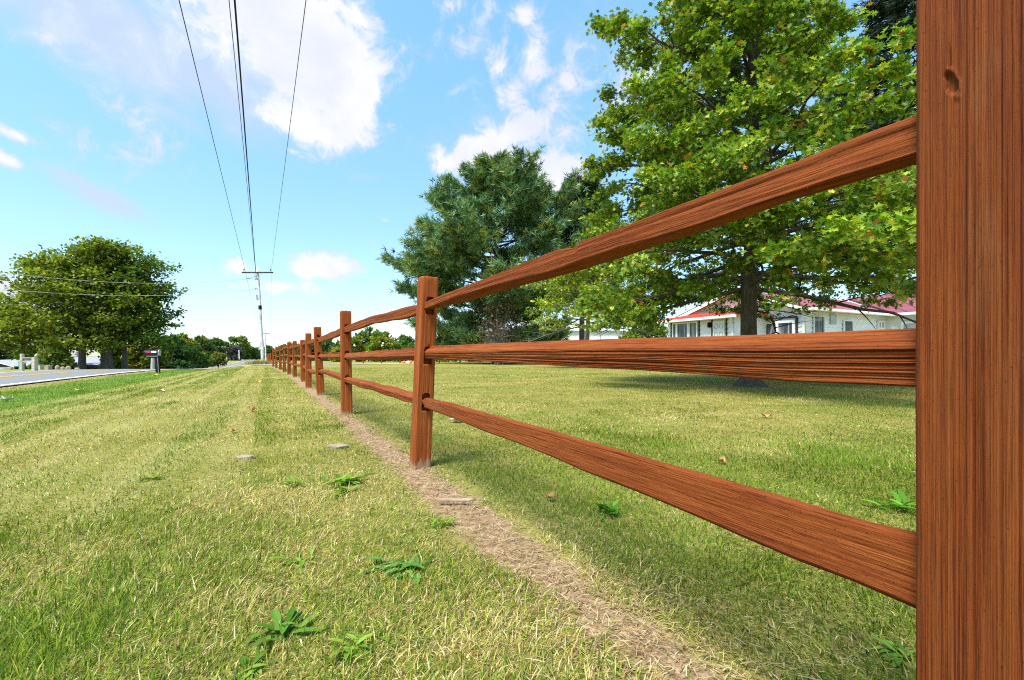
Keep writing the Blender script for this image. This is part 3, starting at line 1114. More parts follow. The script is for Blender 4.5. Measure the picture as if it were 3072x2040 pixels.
def branching_tree(name, label, base, height, trunk_r, env, n_prim, h0, ang, n_leaves, leaf, cols, wts, seed, barkm, leafm, template=(OAK_V, OAK_F), droop=.12, flare=1.8, cat='tree', group=None, lean=0.0, forks=1, clump=.16, keep=None, sec_rate=2.6, fpow=.9):
    r = np.random.default_rng(seed)
    root = empty(name, base, 0, label, cat, group)
    lines2 = []
    # trunk(s)
    n = 14
    hs = np.linspace(0, 1, n)
    P = np.zeros((n, 3))
    P[:, 2] = hs * height * .97
    P[:, 0] = np.cumsum(r.normal(0, .012, n)) * height * .25 + lean * hs * height
    P[:, 1] = np.cumsum(r.normal(0, .012, n)) * height * .25
    P[:, :2] -= P[0, :2]
    rad = trunk_r * (1 - hs) ** .75 * .9 + .012
    rad[0] *= flare
    P2 = np.concatenate([P[:1] - [[0, 0, .3]], P[:1] + [[0, 0, .02]], P[:1] * .8 + P[1:2] * .2 + 0, P[1:]])
    rad2 = np.concatenate([[rad[0] * 1.15], [rad[0]], [trunk_r * 1.08], rad[1:]])
    big = [(P2, rad2)]
    leafP, leafD = [], []
    for i in range(n_prim):
        f = (i + r.uniform(0, 1)) / n_prim
        hf = h0 + (.985 - h0) * f ** fpow
        az = i * 2.39996 + r.uniform(-.35, .35)
        start = np.array([np.interp(hf, hs, P[:, 0]), np.interp(hf, hs, P[:, 1]), hf * height * .97])
        el = ang[0] + (ang[1] - ang[0]) * f + r.normal(0, .09)
        R_ = env(hf, az)
        room = max(.25, height * 1.02 - start[2])
        el = min(el, math.atan2(room, R_))
        ln = R_ / max(.35, math.cos(el)) * r.uniform(.78, 1.06)
        ln = max(ln, .25)
        m = 8
        tt = np.linspace(0, 1, m)
        hd = np.array([math.cos(az), math.sin(az), 0])
        bend = r.normal(0, .12)
        B = start + np.outer(tt * ln * math.cos(el), hd)
        B[:, 2] += tt * ln * math.sin(el) - droop * ln * tt ** 2
        side = np.array([-hd[1], hd[0], 0])
        B += np.outer(bend * ln * tt ** 2 * .5, side) + r.normal(0, .012 * ln, (m, 3)) * tt[:, None]
        br = max(.012, min(trunk_r * .28, .012 + ln * .012)) * (1 - tt) ** .8 + .005
        big.append((B, br))
        ns = max(4, int(ln * sec_rate))
        for j in range(ns):
            t = .22 + .78 * (j + r.uniform(0, 1)) / ns
            q = np.array([np.interp(t, tt, B[:, k]) for k in range(3)])
            l2 = ln * (.16 + .30 * (1 - t)) * r.uniform(.6, 1.3) + .12
            sg = 1 if j % 2 else -1
            dr = hd * r.uniform(.3, .9) + side * sg * r.uniform(.5, 1.0) + np.array([0, 0, r.normal(.05, .30)])
            dr /= np.linalg.norm(dr)
            u = np.linspace(0, 1, 4)
            Sx = q + np.outer(u * l2, dr)
            Sx[:, 2] -= droop * .9 * l2 * u ** 2
            lines2.append((Sx, (.006 + .008 * l2) * (1 - u) + .003))
            leafP.append(Sx[1:] + 0)
            leafD.append(np.repeat(dr[None], 3, 0))
        leafP.append(B[-2:])
        leafD.append(np.repeat(hd[None], 2, 0))
    V1, Q1 = tubes(big, 9)
    V2, Q2 = tubes(lines2, 3)
    link('trunk', np_mesh('trunk', np.concatenate([V1, V2]), [np.concatenate([Q1, Q2 + len(V1)])], smooth=True), barkm, root)
    LP, LD = np.concatenate(leafP), np.concatenate(leafD)
    w = r.random(len(LP)) ** 1.2 + .15
    idx = r.choice(len(LP), n_leaves, p=w / w.sum())
    pos = LP[idx] + r.normal(0, 1, (n_leaves, 3)) * np.array([clump, clump, clump * .62]) * (height / 11) ** .5
    D = LD[idx] + r.normal(0, .75, (n_leaves, 3))
    D[:, 2] -= .25
    Nn = r.normal(0, .55, (n_leaves, 3)) + np.array([0, 0, 1.0])
    if keep is not None:
        ok = keep(pos)
        pos, D, Nn, idx = pos[ok], D[ok], Nn[ok], idx[ok]
    tint = palette(len(pos), cols, wts, .16, r)
    hue = VN2(idx * .37 + 3, idx * .11)[:, None]
    tint = tint * (.66 + .68 * hue)
    V, Fs, T = stamp(pos, D, Nn, leaf * r.uniform(.7, 1.25, len(pos)), template[0], template[1], tint)
    link('crown', np_mesh('crown', V, Fs, T), leafm, root)
    return root


def tab(xs, ys, az_amp=.12, seed=0):
    vn = Vnoise(seed + 5, 32)
    return lambda h, az: float(np.interp(h, xs, ys)) * (1 - az_amp + 2 * az_amp * float(vn(az * 1.6 + 8, h * 6)))


OAK_C = [(.080, .170, .016), (.150, .260, .024), (.275, .345, .034), (.45, .45, .060), (.36, .16, .03)]
Ho = 12.6
oak_env = tab([0, .10, .17, .24, .33, .45, .56, .68, .85, 1.0], [3.4, 4.6, 5.2, 5.2, 4.7, 4.1, 3.2, 2.4, 1.2, .3], .10, 1)
_oe = oak_env
oak_env = lambda h, az: _oe(h, az) * (1 - .20 * max(0, -math.cos(az)) * float(sstep(h, .6, .4))) * (1 - float(sstep(h, .34, .52)) * min(.62, .55 * max(0, math.cos(az)) + .42 * max(0, -math.sin(az))))
branching_tree('oak_tree', 'large leafy oak in the yard, its thick trunk in front of the white house', (atx(2248, 11.0), 11.0, 0), Ho, .20, oak_env, 112, .185, (-.05, .95), 165000, .125,
               OAK_C, [.28, .36, .24, .10, .02], 5, M['bark'], M['leaf'], droop=.12, flare=2.0, clump=.105, sec_rate=2.1, fpow=1.22, keep=lambda p: p[:, 2] > 1.25 + .50 * sstep(p[:, 0], -.3, 1.2) + .45 * VN.f(p[:, 0] * 1.2 + 50, p[:, 1] * 1.2 + 50, 2))
young_env = tab([0, .22, .35, .55, .8, 1.0], [3.2, 4.1, 4.3, 3.7, 1.9, .3], .16, 2)
branching_tree('oak_tree', 'smaller yellow green oak standing in front of the white barn', (atx(1763, 28.0), 28.0, gz(atx(1763, 28), 28)), 6.9, .17, young_env, 46, .36, (-.05, .9), 15000, .19,
               OAK_C, [.12, .3, .38, .17, .03], 6, M['bark_grey'], M['leaf'], droop=.14, flare=1.3, clump=.20, keep=lambda p: p[:, 2] > 2.35 + .4 * VN.f(p[:, 0] * .9 + 20, p[:, 1] * .9 + 20, 2))
# leaning second stem beside it
LEFT_C = [(.095, .145, .016), (.155, .205, .022), (.225, .265, .030), (.30, .29, .045), (.055, .095, .014)]
for (lb, px, y, px0, px1, top, tr, cols, wts, sd, nl, hbot) in (
        ('broad olive green tree nearest the left edge, its grey trunk near the sign frame', 244, 40.0, 25, 350, 778, .30, LEFT_C, [.25, .35, .25, .12, .03], 21, 14000, .20),
        ('tall olive tree with a thick double trunk in the middle of the left group', 322, 41.5, 150, 470, 735, .48, LEFT_C, [.28, .38, .22, .08, .04], 22, 17000, .21),
        ('darker green tree on the right side of the left group', 375, 43.0, 290, 540, 775, .24, [(.055, .110, .018), (.095, .165, .024), (.155, .220, .034)], [.4, .4, .2], 23, 12500, .20),
        ('low olive tree behind the sign frame, beside the brown house', 70, 41.0, -60, 170, 925, .16, LEFT_C, [.25, .4, .22, .1, .03], 24, 7000, .32)):
    x = atx(px, y)
    z = gz(x, y)
    hgt = EYE + (HY - top) / F * y - z
    ctr = (px0 + px1) / 2
    rad = (px1 - px0) / 2 / F * y
    ox = atx(ctr, y) - x
    ev0 = tab([0, .12, .3, .5, .7, .88, 1.0], [.80 * rad, .95 * rad, 1.0 * rad, .90 * rad, .64 * rad, .34 * rad, .08 * rad], .14, sd)
    ev = (lambda e0, o_: (lambda h, az: max(.3, e0(h, az) + o_ * math.cos(az) * min(1, h * 2))))(ev0, ox)
    branching_tree('broadleaf_tree', lb, (x, y, z), hgt, tr, ev, 58, hbot, (.08, 1.05), nl, .31, cols, wts, sd, M['bark_grey'], M['far_leaf'], (RHO_V, RHO_F), droop=.10, flare=1.4, clump=.34, group='large trees across the road', sec_rate=2.0)


def conifer(name, label, base, height, trunk_r, env, n_br, h0, el_fn, n_tuft, tuft_len, needles, cols, wts, seed, tip_up=.35, droop=.0, spread=.55, group=None, gap=0.0, wid=.055):
    r = np.random.default_rng(seed)
    root = empty(name, base, 0, label, 'tree', group)
    hs = np.linspace(0, 1, 12)
    P = np.zeros((12, 3))
    P[:, 2] = hs * height * .98
    P[:, 0] = np.cumsum(r.normal(0, .01, 12)) * height * .12
    P[:, :2] -= P[0, :2]
    P[0, 2] = -.3
    big = [(P, trunk_r * (1 - hs) ** .85 + .015)]
    small = []
    TP, TD = [], []
    vn = Vnoise(seed + 3, 64)
    for i in range(n_br):
        f = (i + r.random()) / n_br
        hf = h0 + (.985 - h0) * f
        az = i * 2.39996 + r.normal(0, .3)
        ln = env(hf, az) * r.uniform(.70, 1.05)
        if gap and vn(az * 1.3, hf * 9) < gap and hf < .85:
            ln *= .55
        ln = max(ln, .3)
        el = el_fn(hf) + r.normal(0, .10)
        hd = np.array([math.cos(az), math.sin(az), 0])
        side = np.array([-hd[1], hd[0], 0])
        tt = np.linspace(0, 1, 7)
        st = np.array([np.interp(hf, hs, P[:, 0]), 0, hf * height * .98])
        B = st + np.outer(tt * ln * math.cos(el), hd)
        B[:, 2] += tt * ln * math.sin(el) + tip_up * ln * tt ** 2.2 * .5 - droop * ln * tt * (1 - tt * .5)
        big.append((B, (.012 + .011 * ln) * (1 - tt) + .008))
        ns = max(5, int(ln * 3.4))
        for j in range(ns):
            t = .24 + .76 * (j + r.random()) / ns
            t = t ** .7
            q = np.array([np.interp(t, tt, B[:, k]) for k in range(3)])
            l2 = (.10 + .26 * (1 - t * .75)) * ln * r.uniform(.6, 1.1) + .15
            dr = hd * r.uniform(.5, 1.0) + side * (1 if j % 2 else -1) * r.uniform(.3, .9) + np.array([0, 0, r.uniform(-.05, .45) * tip_up * 2 - droop * .6])
            dr /= np.linalg.norm(dr)
            u = np.linspace(0, 1, 4)
            Sx = q + np.outer(u * l2, dr)
            Sx[:, 2] += tip_up * .35 * l2 * u ** 2 - droop * .5 * l2 * u ** 2
            small.append((Sx, .010 * (1 - u) + .004))
            for k in (1, 2, 3):
                TP.append(Sx[k])
                TD.append(dr + np.array([0, 0, tip_up * .7 - droop]))
        TP.append(B[-1])
        TD.append(hd + np.array([0, 0, tip_up]))
    TP.append(np.array([P[-1, 0], 0, height * .97]))
    TD.append(np.array([0, 0, 1.]))
    V1, Q1 = tubes(big, 7)
    V2, Q2 = tubes(small, 3)
    link('trunk', np_mesh('trunk', np.concatenate([V1, V2]), [np.concatenate([Q1, Q2 + len(V1)])], smooth=True), M['bark_pine'], root)
    TP, TD = np.array(TP), np.array(TD)
    idx = r.choice(len(TP), n_tuft)
    cp = TP[idx] + r.normal(0, tuft_len * .42, (n_tuft, 3))
    cd = unit(TD[idx] + r.normal(0, .3, (n_tuft, 3)))
    ct = palette(n_tuft, cols, wts, .15, r)
    pos = np.repeat(cp, needles, 0) + r.normal(0, tuft_len * .12, (n_tuft * needles, 3))
    D = np.repeat(cd, needles, 0) + r.normal(0, spread, (n_tuft * needles, 3))
    Nn = r.normal(0, 1, (n_tuft * needles, 3))
    tint = np.repeat(ct, needles, 0) * r.uniform(.75, 1.25, (n_tuft * needles, 1))
    V, Fs, T = stamp(pos, D, Nn, tuft_len * r.uniform(.7, 1.25, len(pos)), [(0, -wid * .7, 0), (.35, -wid, 0), (1, 0, 0), (.35, wid, 0), (0, wid * .7, 0)], [(0, 1, 2, 3, 4)], tint)
    link('crown', np_mesh('crown', V, Fs, T), M['needle'], root)
    return root


PINE_C = [(.075, .160, .055), (.130, .240, .105), (.230, .350, .190), (.270, .280, .040), (.030, .070, .024)]
yp = 44.0
hp = EYE + (HY - 470) / F * yp
pine_env = tab([0, .06, .15, .25, .35, .43, .54, .66, .80, .92, 1.0], [5.0, 6.4, 7.4, 8.8, 9.8, 9.6, 8.6, 6.8, 4.4, 2.2, .6], .17, 9)
conifer('pine_tree', 'big spreading pine behind the second fence post with upswept blue green plumes', (atx(1488, yp), yp, 0), hp * .97, .42, pine_env, 118, .05, lambda h: -.18 + .60 * h, 26000, .50, 10,
        PINE_C, [.26, .3, .2, .16, .08], 31, .42, 0, .60, gap=.32, wid=.060)
yq = 54.0
hq = EYE + (HY - 545) / F * yq
conifer('pine_tree', 'dark dense pine partly hidden between the big pine and the oak', (atx(1745, yq), yq, gz(atx(1745, yq), yq)), hq, .36, tab([0, .1, .3, .6, .85, 1], [4.5, 5.5, 5.6, 5.0, 3.2, .6], .15, 12), 80, .36, lambda h: .05 + .6 * h, 8000, .55, 8,
        [(.022, .045, .018), (.035, .065, .024), (.055, .075, .022)], [.4, .4, .2], 32, .5, 0, .6, gap=.3, wid=.07)
ysr = 30.0
conifer('spruce_tree', 'dark drooping spruce at the top right, behind the oak and the close post', (atx(2800, ysr), ysr, 0), 30.0, .40, tab([0, .08, .3, .6, .75, .88, 1], [5.6, 6.0, 6.0, 5.6, 4.6, 2.4, .3], .18, 14), 120, .30, lambda h: .0 + .3 * h, 15000, .44, 9,
        [(.012, .026, .014), (.020, .040, .018), (.032, .052, .02)], [.45, .4, .15], 33, .1, .30, .5, wid=.07)


def bare_shrub(name, label, base, h, w, seed, mat):
    r = np.random.default_rng(seed)
    lines = []
    for i in range(60):
        az, sp = r.uniform(0, 6.28), r.random() ** .6
        st = np.array([r.normal(0, .08 * w), r.normal(0, .08 * w), 0])
        end = np.array([math.cos(az) * sp * w, math.sin(az) * sp * w, h * r.uniform(.5, 1) * (1 - .4 * sp)])
        tt = np.linspace(0, 1, 5)
        B = st + np.outer(tt, end - st)
        B += r.normal(0, .05, (5, 3)) * tt[:, None] * w
        lines.append((B, .03 * (1 - tt) + .012))
        for j in range(9):
            t = r.uniform(.3, 1)
            q = np.array([np.interp(t, tt, B[:, k]) for k in range(3)])
            d = r.normal(0, .3 * w, 3)
            d[2] = abs(d[2])
            lines.append((np.stack([q, q + d * .5 + r.normal(0, .05, 3), q + d]), np.array([.018, .012, .008])))
    V, Q = tubes(lines, 3)
    root = empty(name, base, 0, label, 'shrub')
    link('stem', np_mesh('stem', V, [Q]), mat, root)
    n = 900
    P = np.stack([r.normal(0, w * .5, n), r.normal(0, w * .5, n), h * r.uniform(.3, 1.0, n)], -1)
    t_ = palette(n, [(.16, .09, .05), (.22, .14, .08), (.12, .10, .05)], [.4, .3, .3], .2, r)
    V, Fs, T = stamp(P, r.normal(0, 1, (n, 3)), r.normal(0, 1, (n, 3)), .22 * r.uniform(.6, 1.2, n), RHO_V, RHO_F, t_)
    link('dead_leaves', np_mesh('dead_leaves', V, Fs, T), M['far_leaf'], root)


x = atx(1497, 38)
bare_shrub('dead_shrub', 'brown half dead shrub below the big pine, seen over the middle rail', (x, 38.0, 0), EYE + (HY - 905) / F * 38, 1.8, 41, M['bark_grey'])


def puff_tree(name, label, px, py_top, wpx, y, cols, wts, seed, n=900, lf=.8, trunk=True, low=.12, group=None, round_=1.0, cat='tree', tr=None):
    """a tree seen far off: leaf clumps gathered on a few limbs"""
    r = np.random.default_rng(seed)
    x = atx(px, y)
    z = gz(x, y)
    h = EYE + (HY - py_top) / F * y - z
    w = wpx / 2 / F * y
    root = empty(name, (x, y, z), 0, label, cat, group)
    nc = 26
    lines = []
    tr = tr or max(.08, h * .022)
    hs = np.linspace(0, 1, 6)
    top = h * .8
    T0 = np.stack([.03 * h * np.sin(hs * 3), 0 * hs, hs * top], -1)
    T0[0, 2] = -.3
    lines.append((T0, tr * (1 - hs) ** .8 + .02))
    C, S = [], []
    for i in range(nc):
        f = r.random()
        hz = low + (1 - low) * f
        prof_ = math.sqrt(max(0, 1 - ((hz - (.42 if round_ > .5 else .2)) / (.60 if round_ > .5 else .85)) ** 2))
        az = i * 2.4 + r.normal(0, .4)
        rad = w * prof_ * r.uniform(.35, .84)
        c = np.array([math.cos(az) * rad, math.sin(az) * rad, h * hz * .9 + h * .02])
        C.append(c)
        S.append(min(w, h) * r.uniform(.20, .34) * (.55 + .45 * prof_))
        zz = max(.1, c[2] * .6)
        lines.append((np.stack([[0, 0, min(zz, top * .9)], c * [.5, .5, 1] * .9, c]), np.array([tr * .4, tr * .25, .02])))
    C, S = np.array(C), np.array(S)
    S = np.minimum(S, np.maximum(.25, h - C[:, 2]))
    idx = r.choice(nc, n)
    d = unit(r.normal(0, 1, (n, 3)))
    P = C[idx] + d * (S[idx] * r.uniform(.55, 1.05, n) ** .6)[:, None] * np.array([1.05, 1.05, .8])
    P[:, 2] = np.maximum(P[:, 2], .06 * h)
    cl = palette(nc, cols, wts, .10, r)
    tint = cl[idx] * r.uniform(.75, 1.3, (n, 1))
    V, Fs, T = stamp(P, r.normal(0, 1, (n, 3)) + d * .6, d + r.normal(0, .5, (n, 3)) + [0, 0, .5], lf * r.uniform(.6, 1.3, n), RHO_V, RHO_F, tint)
    if trunk:
        Vt, Qt = tubes(lines, 5)
        link('trunk', np_mesh('trunk', Vt, [Qt], smooth=True), M['bark'], root)
    link('crown', np_mesh('crown', V, Fs, T), M['far_leaf'], root)
    return root


DG = [(.038, .085, .024), (.060, .115, .030), (.085, .140, .034)]
YG = [(.130, .200, .022), (.195, .240, .028), (.26, .27, .040)]
MG = [(.070, .140, .024), (.105, .175, .028), (.150, .180, .030)]
OL = [(.150, .135, .022), (.200, .170, .028), (.095, .125, .022)]
PU = [(.075, .060, .080), (.10, .085, .095), (.08, .10, .065)]
far = [  # name, label, px, top, width, distance, colours, n, leaf, low, round
    ('broadleaf_tree', 'dark tree behind the brown house at the left edge', 15, 985, 150, 58, DG, 1500, .7, .02, 1),
    ('leafy_bush', 'dense green bush between the sign frame and the grey trunk', 165, 1052, 120, 37, MG, 1600, .38, .0, 1),
    ('leafy_bush', 'yellow green shrub behind the thick double trunk', 348, 1038, 70, 46, YG, 900, .42, .0, 1),
    ('leafy_bush', 'yellow green shrub just left of the mailbox', 420, 1030, 75, 50, OL + YG, 1200, .45, .0, 1),
    ('leafy_bush', 'dark green bush behind the mailbox', 462, 1040, 80, 56, MG, 1200, .5, .0, 1),
    ('conifer_tree', 'dark wide conifer just right of the mailbox', 515, 1010, 110, 60, DG, 2200, .6, .0, 0),
    ('conifer_tree', 'dark conifer left of the white diamond sign', 575, 1038, 90, 72, DG, 1800, .65, .0, 0),
    ('broadleaf_tree', 'yellowing round tree on the skyline above the dark conifers', 556, 1003, 90, 100, YG + OL, 1400, .9, .05, 1),
    ('broadleaf_tree', 'bright green tree on the skyline right of the large left trees', 505, 1003, 80, 90, MG, 1300, .8, .05, 1),
    ('broadleaf_tree', 'dark green tree on the skyline above the diamond sign', 605, 1010, 70, 110, DG + MG, 1300, .9, .05, 1),
    ('broadleaf_tree', 'dark tree left of the small far utility pole', 645, 1016, 62, 140, DG, 1300, 1.1, .05, 1),
    ('broadleaf_tree', 'small olive tree with a bent trunk right of the diamond sign', 655, 1056, 48, 85, OL, 900, .5, .25, 1),
    ('leafy_bush', 'low dark purple bush behind the diamond sign', 622, 1058, 60, 105, PU + DG, 800, .7, .0, 1),
    ('leafy_bush', 'dark bush at the foot of the skyline trees by the diamond sign', 594, 1065, 55, 98, DG, 800, .6, .0, 1),
    ('broadleaf_tree', 'tall round tree on the hill left of the utility pole', 717, 1002, 66, 240, MG, 1500, 1.7, .08, 1),
    ('broadleaf_tree', 'grey purple tree at the foot of the hill trees', 705, 1040, 50, 215, PU, 900, 1.4, .03, 1),
    ('broadleaf_tree', 'dark low tree between the hill tree and the utility pole', 750, 1040, 62, 250, DG, 1000, 1.5, .03, 1),
    ('broadleaf_tree', 'dark far tree left of the hill trees', 682, 1024, 40, 220, DG, 900, 1.4, .03, 1),
    ('broadleaf_tree', 'dark far tree immediately left of the pale utility pole', 778, 1045, 40, 280, DG, 800, 1.7, .03, 1),
    ('broadleaf_tree', 'thin dark tree just right of the distant utility pole', 806, 1030, 30, 140, DG, 500, .8, .1, 1),
    ('broadleaf_tree', 'far dark tree above the small end of the fence', 838, 1040, 60, 150, DG, 700, 1.1, .03, 1),
    ('broadleaf_tree', 'far tree above the fence between its small posts', 875, 1027, 55, 130, DG + MG, 800, 1.0, .03, 1),
    ('broadleaf_tree', 'dark blue green far tree seen between the third and fourth posts', 930, 1022, 80, 120, DG, 1200, 1.0, .02, 1),
    ('broadleaf_tree', 'dark blue green far tree left of the second post from the front', 990, 1012, 90, 115, DG, 1400, 1.0, .02, 1),
    ('leafy_bush', 'small yellow green bush just left of the second post', 1015, 1042, 60, 70, YG, 900, .5, .0, 1),
    ('broadleaf_tree', 'bright yellow green tree right of the second fence post', 1140, 990, 95, 72, YG, 2200, .5, .03, 1),
    ('broadleaf_tree', 'dark tree top rising behind the bright yellow green tree', 1105, 978, 80, 90, DG + MG, 1500, .7, .05, 1),
    ('broadleaf_tree', 'olive yellow tree next to the second fence post', 1070, 1008, 75, 75, YG + OL, 1500, .5, .03, 1),
    ('broadleaf_tree', 'dark green far tree left of the nearest whole post', 1215, 1008, 90, 105, DG + MG, 1500, .8, .03, 1),
    ('leafy_bush', 'low green bush left of the nearest whole post', 1185, 1030, 70, 85, MG, 900, .6, .0, 1),
    ('leafy_bush', 'yellow green bush right of the nearest whole post', 1345, 1003, 120, 70, YG, 1900, .5, .0, 1),
    ('leafy_bush', 'green bush under the lowest branches of the big pine', 1430, 1015, 90, 75, MG + YG, 1200, .55, .0, 1),
    ('broadleaf_tree', 'yellow green tree between the barn and the white house', 1940, 925, 150, 42, YG + MG, 3200, .34, .0, 1),
    ('broadleaf_tree', 'tall thin crowned tree left of the house roof corner', 1905, 900, 90, 60, MG, 1500, .5, .05, 1),
]
for k, (nm, lb, px, tp, w, y, cl, n, lf, lo, rd) in enumerate(far):
    puff_tree(nm, lb, px, tp, w, y, cl, [1] * len(cl), 800 + k, int(n * 1.5), lf * .8, True, lo, 'far trees and bushes', rd, cat='bush' if 'bush' in nm else 'tree')

# ------------------------------------------------------------------ white house
E1 = Vector((.891, .454, 0))        # along the right side wall, away
E2 = Vector((-.454, .891, 0))       # along the gable front, away to the left
HC = Vector((11.7, 18.7, 0))
house = empty('white_house', HC, 0, 'white clapboard house with red metal roofs behind the oak', 'house')


def hp_(a, b, z):
    return E1 * a + E2 * b + Vector((0, 0, z))


def clapboard(name, p_fn, length, z0, z1, out, mat, parent, top_fn=None, step=.20, lap=.034):
    """lapped boards over a wall; p_fn(t) gives the wall line, out the outward normal; top_fn(t) the height of a sloping top"""
    m = MB()
    z = z0
    while z < z1 - .01:
        zt = min(z + step, z1)
        if top_fn is None:
            spans = [(0.0, length, 0.0, length)]
        else:
            ts = [k * length / 80 for k in range(81)]
            lo = [t for t in ts if top_fn(t) > z]
            hi = [t for t in ts if top_fn(t) > zt]
            if len(lo) < 2:
                break
            spans = [(lo[0], lo[-1], hi[0] if hi else (lo[0] + lo[-1]) / 2, hi[-1] if hi else (lo[0] + lo[-1]) / 2)]
        for a0, a1, b0, b1 in spans:
            A, B, C_, D_ = p_fn(a0), p_fn(a1), p_fn(b1), p_fn(b0)
            v = [A + Vector((0, 0, z)) + out * lap, B + Vector((0, 0, z)) + out * lap, C_ + Vector((0, 0, zt)) + out * .003, D_ + Vector((0, 0, zt)) + out * .003,
                 A + Vector((0, 0, z)), B + Vector((0, 0, z))]
            m.add(v, [(0, 1, 2, 3), (4, 5, 1, 0)])
        z = zt
    return m.build(name, mat, parent)


EAVE, PEAK, GW, SW = 2.72, 3.68, 6.3, 6.2


def slab(poly, thick, name, mat, parent):
    p = [Vector(q) for q in poly]
    return MB().prism(p, (0, 0, 0), (0, 0, -thick)).build(name, mat, parent)


def seam_roof(name, a, b, c, d, mat, parent, n, thick=.05):
    """roof plane a-b along the eave, d-c along the ridge, with raised seams up the slope"""
    a, b, c, d = map(Vector, (a, b, c, d))
    m = MB()
    m.prism([a, b, c, d], (0, 0, 0), (0, 0, -thick))
    nrm = (b - a).cross(d - a).normalized()
    if nrm.z < 0:
        nrm = -nrm
    for k in range(n + 1):
        f = k / n
        p, q = a.lerp(b, f), d.lerp(c, f)
        w = (b - a).normalized() * .018
        m.add([p - w + nrm * .002, p + w + nrm * .002, p + nrm * .035, q - w + nrm * .002, q + w + nrm * .002, q + nrm * .035], [(0, 2, 5, 3), (1, 4, 5, 2), (0, 1, 2), (3, 5, 4)])
    return m.build(name, mat, parent)


core = MB()
core.prism([hp_(.02, 0.02, -.3), hp_(.02, GW - .02, -.3), hp_(.02, GW - .02, EAVE - .05), hp_(.02, GW / 2, PEAK - .08), hp_(.02, .02, EAVE - .05)], (0, 0, 0), E1 * (SW + 6))
core.build('wall', M['white'], house)
gable_top = lambda t: EAVE - .05 + (PEAK - EAVE) * (1 - abs(t - GW / 2) / (GW / 2))
clapboard('siding', lambda t: E2 * t, GW, -.1, PEAK, -E1, M['white'], house, gable_top)
clapboard('siding', lambda t: E1 * t, SW, -.1, EAVE - .04, -E2, M['white'], house)
ov = .35
rise = (PEAK - EAVE) / (GW / 2)
seam_roof('roof', hp_(-ov, -ov, EAVE - ov * rise), hp_(SW + 7, -ov, EAVE - ov * rise), hp_(SW + 7, GW / 2, PEAK + .04), hp_(-ov, GW / 2, PEAK + .04), M['red_roof'], house, 30)
seam_roof('roof', hp_(SW + 7, GW + ov, EAVE - ov * rise), hp_(-ov, GW + ov, EAVE - ov * rise), hp_(-ov, GW / 2, PEAK + .04), hp_(SW + 7, GW / 2, PEAK + .04), M['red_roof'], house, 30)
for s_ in (0, 1):   # bargeboards
    a = hp_(-ov - .03, -ov if s_ == 0 else GW + ov, EAVE - ov * rise - .02)
    b = hp_(-ov - .03, GW / 2, PEAK + .02)
    MB().prism([a, b, b - Vector((0, 0, .16)), a - Vector((0, 0, .16))], (0, 0, 0), E1 * .028).build('bargeboard', M['trim'], house)


def gutter(a, b, parent, out):
    a, b = Vector(a), Vector(b)
    return MB().prism([a, a + out * .12, a + out * .12 - Vector((0, 0, .10)), a - Vector((0, 0, .12))], (0, 0, 0), b - a).build('gutter', M['trim'], parent)


gutter(hp_(-ov, -ov - .02, EAVE - ov * rise + .005), hp_(SW - .15, -ov - .02, EAVE - ov * rise + .005), house, -E2)
MB().tube([hp_(-ov + .1, -ov - .06, EAVE - .26), hp_(-.05, -.30, EAVE - .42), hp_(-.03, -.08, EAVE - .55), hp_(-.03, -.08, .1)], .04, 8).build('downpipe', M['trim'], house, smooth=True)
MB().box(hp_(-.012, -.012, 1.3), (.10, .10, 2.7), math.atan2(E1.y, E1.x)).build('corner_board', M['trim'], house)


def window(parent, base_fn, along, out, a0, a1, z0, z1, cols=1, rows=2, frame=.07, shutter=None, pane_mat='glass'):
    """frame proud of the wall, the panes set 3 cm behind its face"""
    f = MB()
    P = lambda a, o, z: base_fn(a) + out * (o + .022) + Vector((0, 0, z))

    def bar(x0, x1, y0, y1, o=.06):
        f.prism([P(x0, .018, y0), P(x1, .018, y0), P(x1, .018, y1), P(x0, .018, y1)], (0, 0, 0), out * o)
    bar(a0 - frame, a1 + frame, z0 - frame, z0)
    bar(a0 - frame, a1 + frame, z1, z1 + frame)
    bar(a0 - frame, a0, z0, z1)
    bar(a1, a1 + frame, z0, z1)
    for k in range(1, cols):
        x_ = a0 + (a1 - a0) * k / cols
        bar(x_ - .05, x_ + .05, z0, z1)
    for k in range(1, rows):
        zz = z0 + (z1 - z0) * k / rows
        for c in range(cols):
            w = (a1 - a0) / cols
            bar(a0 + w * c + (.05 if c else 0), a0 + w * (c + 1) - (.05 if c < cols - 1 else 0), zz - .04, zz + .04, .045)
    w = f.build('window', M['trim'], parent)
    MB().prism([P(a0, .02, z0), P(a1, .02, z0), P(a1, .02, z1), P(a0, .02, z1)], (0, 0, 0), out * .012).build('pane', M[pane_mat], w)
    if shutter:
        for x0, x1 in ((a0 - frame - shutter, a0 - frame - .01), (a1 + frame + .01, a1 + frame + shutter)):
            MB().prism([P(x0, .018, z0 - .05), P(x1, .018, z0 - .05), P(x1, .018, z1 + .08), P(x0, .018, z1 + .08)], (0, 0, 0), out * .035).build('shutter', M['dark_trim'], parent)
    return w


